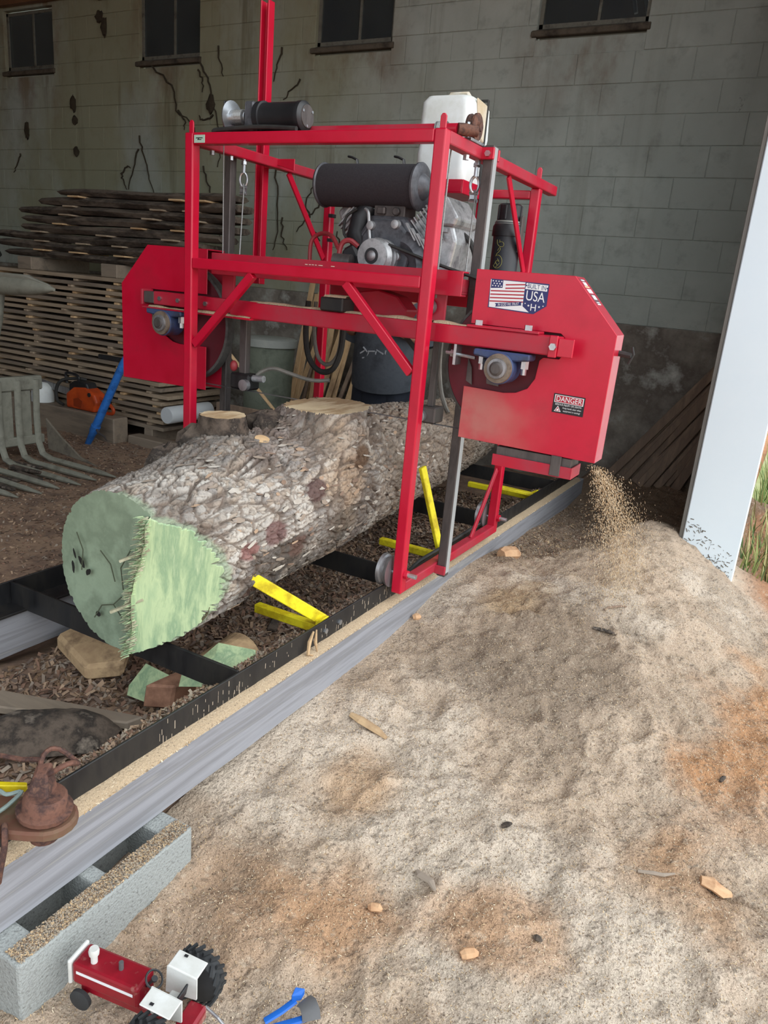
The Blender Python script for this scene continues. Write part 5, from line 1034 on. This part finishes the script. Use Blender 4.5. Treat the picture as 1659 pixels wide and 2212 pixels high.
for z_ in (-.38, -.20, -.02, .14): MB().box(-3.05, -2.45, 2.18, 2.20, z_, z_+.12).build('slat', DKBOARD, CR, bevel=.004); MB().box(-2.45, -2.43, 2.2, 2.6, z_, z_+.12).build('slat', DKBOARD, CR, bevel=.004)
for x in (-3.05, -2.49): MB().box(x, x+.04, 2.20, 2.24, -.39, .26).build('corner_post', DKBOARD, CR, bevel=.004)
tag(MB().bar((-2.35, 1.9, .02), (-1.86, 2.1, -.25), .05, .03).build('leaning_stick', LUM, bevel=.004), 'pale stick leaning on the crate behind the branch stub', 'stick')
tag(MB().bar((-3.35, 2.2, 1.05), (-2.45, 2.5, .05), .035, .02).build('thin_lath', LUMF, bevel=.003), 'thin pale lath slanting in front of the bin', 'lath')
tag(MB().prism([(-2.25, 1.75, -.39), (-1.72, 1.65, -.39), (-1.85, 1.65, .28), (-2.12, 1.75, .30)], (0, .025, 0)).build('plywood_sheet', LUM, bevel=.003), 'tan plywood piece standing behind the front left post', 'plywood')
tag(MB().box(-2.6, -2.0, 2.6, 2.9, -.39, -.05).build('cardboard_box', mat('cardboard', [C(150, 116, 84), C(134, 102, 74)], 4, .9), bevel=.01), 'brown box on the floor behind the branch stub', 'box')
# person standing behind the mill
PN = thing('person', 'person in a charcoal T-shirt and dark jeans standing behind the mill', 'person', (-1.62, 2.62, -.385))
sk = bpy.data.meshes.new('body'); J = [(0, 0, 1.0), (0, .0, 1.25), (0, -.01, 1.52), (0, -.03, 1.70), (0, -.05, 1.82), (0, -.06, 2.02), (-.22, .02, 1.60), (-.34, .02, 1.36), (-.24, -.22, 1.42), (-.20, -.30, 1.46), (.22, .02, 1.60), (.35, .0, 1.36), (.25, -.22, 1.42), (.20, -.30, 1.46), (-.13, 0, .95), (-.15, 0, .53), (-.15, .02, .12), (-.16, -.16, .05), (.13, 0, .95), (.15, 0, .53), (.15, .02, .12), (.16, -.16, .05)]
EJ = [(0, 1), (1, 2), (2, 3), (3, 4), (4, 5), (2, 6), (6, 7), (7, 8), (8, 9), (2, 10), (10, 11), (11, 12), (12, 13), (0, 14), (14, 15), (15, 16), (16, 17), (0, 18), (18, 19), (19, 20), (20, 21)]
RD = [.17, .17, .16, .065, .10, .09, .085, .06, .045, .04, .085, .06, .045, .04, .12, .08, .055, .05, .12, .08, .055, .05]
sk.from_pydata([tuple(c*S for c in p) for p in J], EJ, []); sk.materials.append(SKIN)
so = bpy.data.objects.new('body', sk); COL.objects.link(so); so.parent = PN
sm = so.modifiers.new('Skin', 'SKIN'); sm.use_smooth_shade = True
for v, r in zip(sk.skin_vertices[0].data, RD): v.radius = (r*S, r*S)
sk.skin_vertices[0].data[0].use_root = True
su = so.modifiers.new('Subdivision', 'SUBSURF'); su.levels = 2; su.render_levels = 2
px_, py_, pz_ = ORG[PN.name]
def loft(lv, n=36): 
    mb = MB(); vs = []
    for (cx_, cy_, cz_, a_, b_, dip) in lv: vs += [(px_+cx_+a_*math.cos(2*PI*j/n), py_+cy_+b_*math.sin(2*PI*j/n), pz_+cz_-dip*max(0, -math.sin(2*PI*j/n))) for j in range(n)]
    mb.add(vs, [(i*n+j, i*n+(j+1) % n, (i+1)*n+(j+1) % n, (i+1)*n+j) for i in range(len(lv)-1) for j in range(n)]); return mb
st_ = loft([(.02, -.01, .985, .305, .205, .075), (.02, -.01, 1.05, .305, .215, .05), (.02, -.02, 1.15, .30, .225, .02), (.01, -.015, 1.3, .285, .205, 0), (0, 0, 1.45, .285, .19, 0), (0, 0, 1.58, .26, .165, 0), (0, 0, 1.66, .16, .12, 0), (0, -.01, 1.69, .085, .09, 0)])
for s_ in (-1, 1): st_.tube([(px_+s_*.20, py_+.01, pz_+1.60), (px_+s_*.30, py_+.02, pz_+1.46), (px_+s_*.36, py_+.02, pz_+1.30)], [.12, .115, .105], 18)
st_.build('t_shirt', SHIRT, PN, smooth=True)
jn = loft([(.0, 0, .80, .25, .17, 0), (0, 0, .95, .265, .18, 0), (0, 0, 1.06, .25, .17, 0)], 30)
for s_ in (-1, 1): jn.tube([(px_+s_*.125, py_, pz_+.97), (px_+s_*.14, py_, pz_+.80), (px_+s_*.15, py_, pz_+.5), (px_+s_*.15, py_+.02, pz_+.06)], [(.145, .165), (.14, .15), (.11, .12), (.09, .11)], 20)
jn.build('jeans', JEANS, PN, smooth=True)
for s_ in (-1, 1): MB().tube([(px_+s_*.15, py_+.08, pz_+.05), (px_+s_*.15, py_-.02, pz_+.06), (px_+s_*.155, py_-.16, pz_+.045), (px_+s_*.155, py_-.22, pz_+.03)], [(.05, .05), (.06, .06), (.055, .045), (.03, .025)], 12).build('boot', RUST, PN, smooth=True)
MB().ball((px_, py_-.045, pz_+1.98), (.105, .125, .12), 20).build('hair', HAIR, PN, smooth=True)
for s_ in (-1, 1): MB().ball((px_+s_*.038, py_-.155, pz_+1.93), (.016, .012, .010), 10).build('eye', WINK, PN, smooth=True)
MB().ball((px_, py_-.165, pz_+1.895), (.016, .022, .03), 10).build('nose', SKIN, PN, smooth=True)
MB().ball((px_, py_-.148, pz_+1.845), (.03, .012, .008), 10).build('mouth', HOSER, PN, smooth=True)
pr_ = MB()
for u, v, a, l in ((-.10, 1.23, .6, .05), (-.07, 1.25, -.7, .06), (-.04, 1.22, 1.3, .05), (-.01, 1.245, .1, .06), (.03, 1.22, 1.5, .06), (.06, 1.25, -.4, .06), (.08, 1.22, .9, .05), (.11, 1.24, 1.5, .05), (-.06, 1.19, .2, .07), (.02, 1.185, .0, .06)):
    pr_.bar((px_+u-math.cos(a)*l/2, py_-.232+abs(u)*.16, pz_+v-math.sin(a)*l/2), (px_+u+math.cos(a)*l/2, py_-.232+abs(u)*.16, pz_+v+math.sin(a)*l/2), .01, .006, up=(0, 1, 0))
tag(pr_.build('chest_print', PRINT, PN), None, kind='stuff')
# lumber leaning in the back right corner
for i in range(15):
    f = i/14; xb = .02+.72*f; yb = 4.22-.22*random.random(); zb = float(dust_base([xb], [yb])[0])-.01; zt = 1.25-.75*f+random.uniform(-.08, .08)
    tag(MB().bar((xb, yb, zb), (.97, 4.28-.3*random.random(), zt), random.uniform(.05, .1), .022, up=(.3, 1, 0)).build('leaning_board', DKBOARD, bevel=.003), 'weathered board leaning in the dark corner, %s from the left' % ('first' if i == 0 else ORD[i]), 'board', 'boards leaning in the corner')
# dead vines and nests on the back wall
def vine(pts, r=.011, lab=None):
    P_ = [Vector((x, WY-.012, z_)) for x, z_ in pts]; Q = []
    for a, b in zip(P_, P_[1:]):
        for t_ in np.linspace(0, 1, 5)[:-1]: Q.append(a.lerp(b, t_)+Vector((random.uniform(-.02, .02), random.uniform(-.006, .004), random.uniform(-.015, .015))))
    Q.append(P_[-1]); v = MB().tube(Q, [r*(1-.6*i/len(Q)) for i in range(len(Q))], 6)
    tw = v
    o = v.build('dead_vine', VINEM, smooth=True); tag(o, 'dry dead vine clinging to the back wall', 'vine', 'dead vines on the back wall')
for pts in ([(-6.05, 3.61), (-5.74, 3.39), (-5.67, 3.14), (-5.38, 2.95), (-5.30, 2.67)],
    [(-5.32, 3.62), (-5.18, 3.45), (-5.15, 3.29), (-5.04, 3.05), (-4.97, 2.72), (-5.02, 2.52)],
    [(-6.28, 2.86), (-6.19, 2.63), (-6.12, 2.41), (-6.03, 2.22)],
    [(-6.29, 2.72), (-6.38, 2.49), (-6.47, 2.25)],
    [(-6.59, 2.43), (-6.56, 2.33), (-6.50, 2.25)],
    [(-6.59, 2.43), (-6.49, 2.52), (-6.43, 2.50)],
    [(-4.16, 3.69), (-4.20, 3.54), (-4.25, 3.38)],
    [(-3.89, 3.40), (-4.00, 3.29), (-4.11, 3.20)],
    [(-3.54, 2.33), (-3.56, 2.16), (-3.67, 2.04), (-3.85, 1.86)],
    [(-5.24, 2.53), (-5.15, 2.32), (-5.11, 2.21), (-5.17, 1.99), (-5.21, 1.80)],
    [(-5.05, 3.76), (-5.01, 3.62), (-4.96, 3.46)],
    [(-5.35, 3.55), (-5.25, 3.42), (-5.27, 3.31)],
    [(-5.63, 3.12), (-5.53, 3.02), (-5.54, 2.92)],
    [(-4.05, 2.00), (-4.06, 1.80), (-3.97, 1.66)],
    [(-3.69, 2.02), (-3.75, 2.20), (-3.64, 2.35)],
    [(-5.10, 3.06), (-5.24, 3.01), (-5.31, 3.07)],
    [(-8.52, 2.68), (-8.60, 2.53), (-8.69, 2.43)],
    [(-4.21, 2.58), (-4.12, 2.24), (-4.12, 1.85), (-4.17, 1.65)],
    [(-4.88, 2.57), (-4.81, 2.23), (-4.92, 1.97), (-5.00, 1.71)],
    [(-3.67, 1.92), (-3.53, 1.78)],
    [(-3.25, 1.70), (-3.31, 1.89)]): vine(pts)
for k, (x, z_) in enumerate(((-6.93, 4.19), (-7.44, 3.25), (-7.42, 3.06), (-7.41, 2.69), (-8.37, 2.95), (-6.85, 4.07), (-5.14, 3.18), (-4.83, 3.13))):
    tag(MB().ball((x, WY-.012, z_), (random.uniform(.04, .07), .03, random.uniform(.05, .1)), 10, jit=.3).build('mud_nest', VINEM, smooth=True), 'small dark mud nest stuck on the back wall', 'mud nest', 'mud nests on the back wall')
# ---------------------------------------------------------------- foreground: masonry block, hitch, toys, scraps, grass
def cells(xs_, ys_, empty, z0, z1):
    mb = MB(); idx = {}; vs = []; fs = []
    def v(i, j, k):
        if (i, j, k) not in idx: idx[(i, j, k)] = len(vs); vs.append((xs_[i], ys_[j], (z0, z1)[k]))
        return idx[(i, j, k)]
    nx, ny = len(xs_)-1, len(ys_)-1; full = lambda i, j: 0 <= i < nx and 0 <= j < ny and (i, j) not in empty
    for i in range(nx):
        for j in range(ny):
            if not full(i, j): continue
            fs += [(v(i, j, 1), v(i+1, j, 1), v(i+1, j+1, 1), v(i, j+1, 1)), (v(i, j, 0), v(i, j+1, 0), v(i+1, j+1, 0), v(i+1, j, 0))]
            if not full(i-1, j): fs.append((v(i, j, 0), v(i, j, 1), v(i, j+1, 1), v(i, j+1, 0)))
            if not full(i+1, j): fs.append((v(i+1, j, 0), v(i+1, j+1, 0), v(i+1, j+1, 1), v(i+1, j, 1)))
            if not full(i, j-1): fs.append((v(i, j, 0), v(i+1, j, 0), v(i+1, j, 1), v(i, j, 1)))
            if not full(i, j+1): fs.append((v(i, j+1, 0), v(i, j+1, 1), v(i+1, j+1, 1), v(i+1, j+1, 0)))
    return mb.add(vs, fs)
tag(cells([-.18, -.13, .014, .072], [-2.05, -1.965, -1.772, -1.724, -1.53, -1.45], {(1, 1), (1, 3)}, -.52, -.274).build('masonry_block', CONC, bevel=.008, seg=2), 'grey concrete masonry block with two open cores under the near timber', 'block')
chips('block_crumbs', 5200, (.012, .072), (-2.04, -1.46), lambda x, y: x*0-.272, SHV[1:4]+SHV[2:3], label='sawdust crumbs along the top of the masonry block', cat='sawdust', ln=(.003, .008), wd=(.0015, .004), tilt=.3)
# rusty drawbar
HT = thing('rusty_drawbar', 'rusty iron drawbar end with a bolted clevis at the lower left edge', 'drawbar', (-.05, -1.97, -.02))
d = Vector((.862, .505, 0)); e = Vector((.505, -.862, 0)); c0 = Vector((.02, -1.935, .055))
def hp(a, b, z_): p = c0+d*(a*1.25)+e*(b*1.3); return (p.x, p.y, .06+z_*1.35)
out = [(-.6, -.055), (-.05, -.05), (.0, -.052)]+[(.022+.052*math.cos(t_), .0+.052*math.sin(t_)) for t_ in np.linspace(-1.4, 1.4, 9)]+[(.0, .052), (-.05, .05), (-.6, .055)]
MB().prism([hp(a, b, -.014) for a, b in out], (0, 0, .028)).build('tongue', RUSTG, HT, bevel=.006)
MB().lathe(hp(.012, .0, .012), (.1, .05, 1), [(0, .058), (.004, .064), (.016, .066), (.020, .054), (.050, .050), (.056, .044), (.057, .02)], 22).build('clevis', RUST, HT, smooth=True)
MB().hexa([hp(-.022, -.03, .05), hp(.03, -.026, .05), hp(.028, .02, .045), hp(-.02, .018, .045), hp(-.008, -.024, .098), hp(.022, -.026, .104), hp(.020, .0, .092), hp(-.004, .002, .088)]).build('square_bolt', RUST, HT, bevel=.005)
MB().lathe(hp(.01, .0, -.045), (0, 0, 1), [(0, .02), (.004, .034), (.026, .036), (.031, .03)], 18).build('bolt_end', RUST, HT, smooth=True)
MB().tube([hp(.03+.035*math.cos(t_), -.035+.03*math.sin(t_), .095+.012*math.sin(2*t_)) for t_ in np.linspace(0, 9.5, 40)]+[hp(-.05, -.05, .085), hp(-.10, -.055, .088), hp(-.14, -.085, .105)], .0065, 7).build('wire_twist', RUST, HT, smooth=True)
for k, a in enumerate((-.078, -.062, -.046)):
    MB().tube([hp(a, .04, .012), hp(a+.008, .056, .008), hp(a+.008, .062, -.02), hp(a+.0, .066, -.05-.006*k), hp(a-.006-.008*(2-k), .066, -.075-.008*k)], .0075, 8).build('rod_hook', RUST, HT, smooth=True)
tag(MB().tube([hp(-.12, -.035, .024), hp(-.09, -.03, .03), hp(-.07, -.022, .028), hp(-.045, -.03, .03), hp(-.058, .0, .022), hp(-.072, .035, .022), hp(-.074, .056, .01), hp(-.062, .062, -.01), hp(-.072, .066, -.03), hp(-.092, .062, -.03), hp(-.10, .05, -.01)], .0052, 7).build('grey_cord', CORD, smooth=True), 'loop of grey-green cord tied over the rusty drawbar', 'cord')
tag(MB().prism([hp(-.12, -.052, .018), hp(-.045, -.055, .018), hp(-.040, -.044, .018), hp(-.115, -.038, .018)], (0, 0, .02)).build('yellow_tag', YEL, bevel=.002), 'small yellow strap end beside the cord on the drawbar', 'strap')
# toy tractor: local axes f (towards its nose), s (its left), z
TT = thing('toy_tractor', 'crimson toy tractor with white fenders on the sawdust at bottom left', 'toy tractor', (.40, -1.82, -.43))
ft = Vector((-.984, -.177, 0)); stt = Vector((.177, -.984, 0)); t0 = Vector((.412, -1.872, -.435))
def tp(f, s, z_): p = t0+ft*(f*.98)+stt*(s*1.15); return Vector((p.x, p.y, p.z+z_*1.12))
def tbox(f0, f1, s0, s1, z0, z1): return MB().hexa([tp(f0, s0, z0), tp(f1, s0, z0), tp(f1, s1, z0), tp(f0, s1, z0), tp(f0, s0, z1), tp(f1, s0, z1), tp(f1, s1, z1), tp(f0, s1, z1)])
tbox(.085, .285, -.030, .030, .062, .118).build('hood', CRED, TT, bevel=.008, seg=2)
tbox(.02, .27, -.02, .02, .035, .062).build('chassis', CRED, TT, bevel=.004)
tbox(.286, .298, -.032, .032, .056, .122).build('grille', TWHITE, TT, bevel=.004)
tbox(.10, .27, .0302, .0312, .094, .101).build('side_stripe', WINK, TT)
MB().tube([tp(.235, .008, .115), tp(.235, .008, .140)], .0085, 12).build('air_stack', TWHITE, TT); MB().tube([tp(.235, .008, .140), tp(.235, .008, .150), tp(.235, .008, .156)], [.0125, .0135, .011], 14).build('stack_cap', TWHITE, TT, smooth=True)
MB().cyl(tp(.16, .0, .118), tp(.16, .0, .138), .006, n=8).build('exhaust', TGREY, TT)
for sgn in (-1, 1):
    wl = MB().lathe(tp(0, sgn*.088-.024, .066), stt, [(0, .045), (.003, .062), (.010, .066), (.038, .066), (.045, .062), (.048, .045)], 32).build('rear_tire', TRED, TT, smooth=True)
    for k in range(18):
        a = 2*PI*k/18; 
        for h_, off in ((-1, 0), (1, .17)):
            p = lambda aa, s_, r: tp(r*math.cos(aa), sgn*.088+s_, .066+r*math.sin(aa))
            MB().bar(p(a+off, h_*.002, .0675), p(a+off+.22, h_*.023, .0665), .006, .008).build('tread_lug', TRED, wl)
    MB().lathe(tp(0, sgn*.088-.012, .066), stt, [(0, .006), (.002, .038), (.022, .040), (.024, .006)], 24).build('wheel_rim', TWHITE, TT, smooth=True)
    MB().lathe(tp(.255, sgn*.036-.008, .030), stt, [(0, .02), (.003, .029), (.013, .029), (.016, .02)], 20).build('front_tire', TRED, TT, smooth=True)
    s0, s1 = (.028, .072) if sgn > 0 else (-.072, -.028)
    MB().hexa([tp(-.040, s0, .135), tp(.045, s0, .142), tp(.045, s1, .142), tp(-.040, s1, .135), tp(-.040, s0, .139), tp(.045, s0, .146), tp(.045, s1, .146), tp(-.040, s1, .139)]).build('fender', TWHITE, TT, bevel=.002)
    q_ = s0 if sgn > 0 else s1
    MB().hexa([tp(-.040, q_-.002, .08), tp(.050, q_-.002, .07), tp(.050, q_+.002, .07), tp(-.040, q_+.002, .08), tp(-.040, q_-.002, .137), tp(.046, q_-.002, .144), tp(.046, q_+.002, .144), tp(-.040, q_+.002, .137)]).build('fender_side', TWHITE, TT)
    MB().bar(tp(.022, (s0+s1)/2+.012*sgn, .1465), tp(.012, (s0+s1)/2+.012*sgn, .1462), .007, .001).build('lamp_slot', BLACK, TT)
MB().bar(tp(.255, -.03, .035), tp(.255, .03, .035), .012, .01).build('front_axle', CRED, TT)
sw_ = MB().ring(tp(.062, 0, .128), (ft*-.55+Vector((0, 0, .83))), .0215, .0028, 24, 6).build('steering_wheel', BLACK, TT, smooth=True)
MB().cyl(tp(.085, 0, .10), tp(.063, 0, .127), .004, n=8).cyl(tp(.0625, 0, .127), tp(.0605, 0, .131), .008, n=10).build('steering_column', BLACK, TT)
tbox(-.012, .025, -.018, .018, .088, .096).build('seat', TWHITE, TT, bevel=.003); MB().hexa([tp(-.012, -.02, .096), tp(-.016, -.02, .096), tp(-.016, .02, .096), tp(-.012, .02, .096), tp(-.018, -.018, .13), tp(-.024, -.018, .13), tp(-.024, .018, .13), tp(-.018, .018, .13)]).build('seat_back', BLACK, TT, bevel=.003)
tbox(-.07, -.02, -.03, .03, .04, .075).build('rear_housing', CRED, TT, bevel=.006)
MB().tube([tp(-.06, -.035, .06), tp(-.10, -.03, .05), tp(-.13, -.025, .035)], .004, 8).build('hitch_arm', STEEL, TT); 
# blue toy
BT = thing('toy_loader', 'small blue and grey toy at the bottom edge right of the tractor', 'toy', (.62, -1.68, -.41))
b0 = dust_h([.63], [-1.69])[0]
MB().tube([(.575, -1.725, b0+.02), (.60, -1.69, b0+.035), (.62, -1.655, b0+.05)], [(.010, .006)]*3, 8).build('arm', TBLUE, BT, smooth=True)
MB().tube([(.60, -1.73, b0+.02), (.635, -1.70, b0+.03), (.668, -1.672, b0+.04)], [(.010, .006)]*3, 8).build('arm', TBLUE, BT, smooth=True)
MB().prism([(.612, -1.665, b0+.05), (.632, -1.65, b0+.05), (.634, -1.635, b0+.06), (.61, -1.645, b0+.06)], (0, 0, .02)).build('bucket_tip', TBLUE, BT, bevel=.002)
MB().tube([(.640, -1.648, b0+.055), (.655, -1.652, b0+.06), (.672, -1.662, b0+.052), (.682, -1.672, b0+.04)], [(.024, .004)]*4, 8, up=(0, 0, 1)).build('scoop', TGREY, BT, smooth=True)
MB().box(.62, .66, -1.745, -1.72, b0, b0+.03).build('base', TGREY, BT, bevel=.004)
# scraps on the sawdust
def scrap(name, x0, y0_, x1, y1, w_, h_, m, lab, cat, dz=.006):
    a = dust_h([x0], [y0_])[0]+dz; b = dust_h([x1], [y1])[0]+dz; mx_, my_ = (x0+x1)/2, (y0_+y1)/2; c = max(dust_h([mx_], [my_])[0]+dz, (a+b)/2)
    L_ = math.hypot(x1-x0, y1-y0_); jx = random.uniform(-.12, .12)*L_
    tag(MB().tube([(x0, y0_, a), (x0*.7+x1*.3+jx, y0_*.7+y1*.3, (a+c)/2+.003), (x0*.3+x1*.7, y0_*.3+y1*.7-jx, (b+c)/2+.003), (x1, y1, b)], [(w_*.3, h_*.4), (w_*.5, h_*.5), (w_*.45, h_*.5), (w_*.2, h_*.25)], 7).build(name, m), lab, cat)
scrap('bark_stick', .125, -.60, .30, -.615, .045, .022, CHUNK, 'split piece of bark lying on the sawdust below the grey timber', 'bark')
scrap('bark_bit', .784, .588, .897, .604, .03, .016, DKBARK, 'dark bark bit on the sawdust, nearest the white post', 'bark')
scrap('bark_bit', .79, .77, .88, .885, .016, .01, BRK[1], 'thin brown twig of bark behind the dark bark bit', 'bark')
scrap('bark_bit', 1.475, -.03, 1.488, .02, .018, .012, DKBARK, 'tiny dark bark crumb on the sawdust near the right edge', 'bark')
scrap('bark_bit', .855, -.80, .88, -.772, .024, .016, DKBARK, 'small black bark crumb in the middle of the sawdust', 'bark')
scrap('bark_twig', 1.293, -.705, 1.40, -.64, .016, .012, BRK[2], 'grey twig lying by the crack in the ground', 'twig')
scrap('clay_clod', 1.477, -.629, 1.57, -.60, .06, .03, STONE, 'flat pale clod beside the crack at the right edge', 'clod')
scrap('bark_bit', .69, -1.10, .775, -1.15, .03, .012, BRK[2], 'flat grey bark scrap on the lower sawdust', 'bark')
scrap('bark_bit', 1.085, -1.13, 1.11, -1.125, .022, .012, DKBARK, 'black crumb of bark at the bottom of the sawdust', 'bark')
scrap('clay_clod', -.03, .235, .0, .26, .045, .035, STONE, 'pale clod resting against the grey timber below the front post', 'clod')
scrap('clay_clod', .05, 1.25, .12, 1.38, .11, .09, STONE, 'rough tan clod beside the grey timber behind the front post', 'clod', .01)
scrap('clay_clod', .62, -1.28, .66, -1.27, .03, .025, STONE, 'small orange clod among orange patches near the bottom', 'clod')
scrap('clay_clod', .93, -1.30, .97, -1.27, .035, .03, STONE, 'orange clod near the bottom, right of the other small one', 'clod')
tag(MB().tube([(-.065, -.62, .03), (-.068, -.64, -.01), (-.06, -.66, -.055), (-.055, -.63, -.07)], [.004, .009, .007, .003], 6).tube([(-.065, -.60, .03), (-.06, -.61, -.02), (-.055, -.60, -.065)], [.003, .008, .002], 6).build('peeled_bark', CHUNK, smooth=True), 'shred of pale bark hanging over the near rail', 'bark')
# grass outside, beyond the white post
GRS = [mat('grass_%s' % k, [C(*c)], 1, .8) for k, c in (('green', (104, 128, 66)), ('pale', (150, 160, 96)), ('straw', (190, 184, 130)), ('dark', (74, 98, 54)))]
n = 9000; gx = rng.uniform(1.22, 4.2, n); gy = 2.7+rng.random(n)*7.5; keep = (gx > 1.30+.0*gy); gx, gy = gx[keep], gy[keep]; n = len(gx)
gz = np.where(gy < WY, dust_base(np.minimum(gx, 2.5), np.minimum(gy, WY)), -.58); gz = np.minimum(gz, -.45)
gh = rng.uniform(.12, .42, n)*(1+.5*(gy > 4)); a = rng.uniform(0, 2*PI, n); lean = rng.uniform(.05, .6, n)*gh; wd_ = rng.uniform(.004, .01, n)
ex_ = np.c_[np.cos(a), np.sin(a), a*0]; sx_ = np.c_[-np.sin(a), np.cos(a), a*0]; b0_ = np.c_[gx, gy, gz-.02]
p1 = b0_+ex_*(lean*.35)[:, None]+np.c_[a*0, a*0, gh*.6]; p2 = b0_+ex_*lean[:, None]+np.c_[a*0, a*0, gh]
V = np.stack([b0_-sx_*wd_[:, None], b0_+sx_*wd_[:, None], p1-sx_*wd_[:, None]*.8, p1+sx_*wd_[:, None]*.8, p2], 1).reshape(-1, 3); bb = (np.arange(n)*5)
F = np.concatenate([np.stack([bb, bb+1, bb+3], 1), np.stack([bb, bb+3, bb+2], 1), np.stack([bb+2, bb+3, bb+4], 1)], 1).reshape(-1, 3)
gr = raw('grass', V, F, GRS, org=(2.5, 5, -.6)); gr.data.polygons.foreach_set('material_index', np.repeat(rng.integers(0, 4, n), 3).astype(np.int32))
tag(gr, 'rough grass growing outside to the right of the white post', 'grass', kind='stuff')
tag(MB().add([(1.2, 5.0, -.575), (60, 5.0, -.575), (60, 40, -.575), (1.2, 40, -.575)], [(0, 1, 2, 3)]).build('lawn', mat('mown_field', [C(120, 140, 76), C(170, 176, 112), C(196, 194, 150)], 1.5, .95)), 'pale grass field outside', kind='structure')
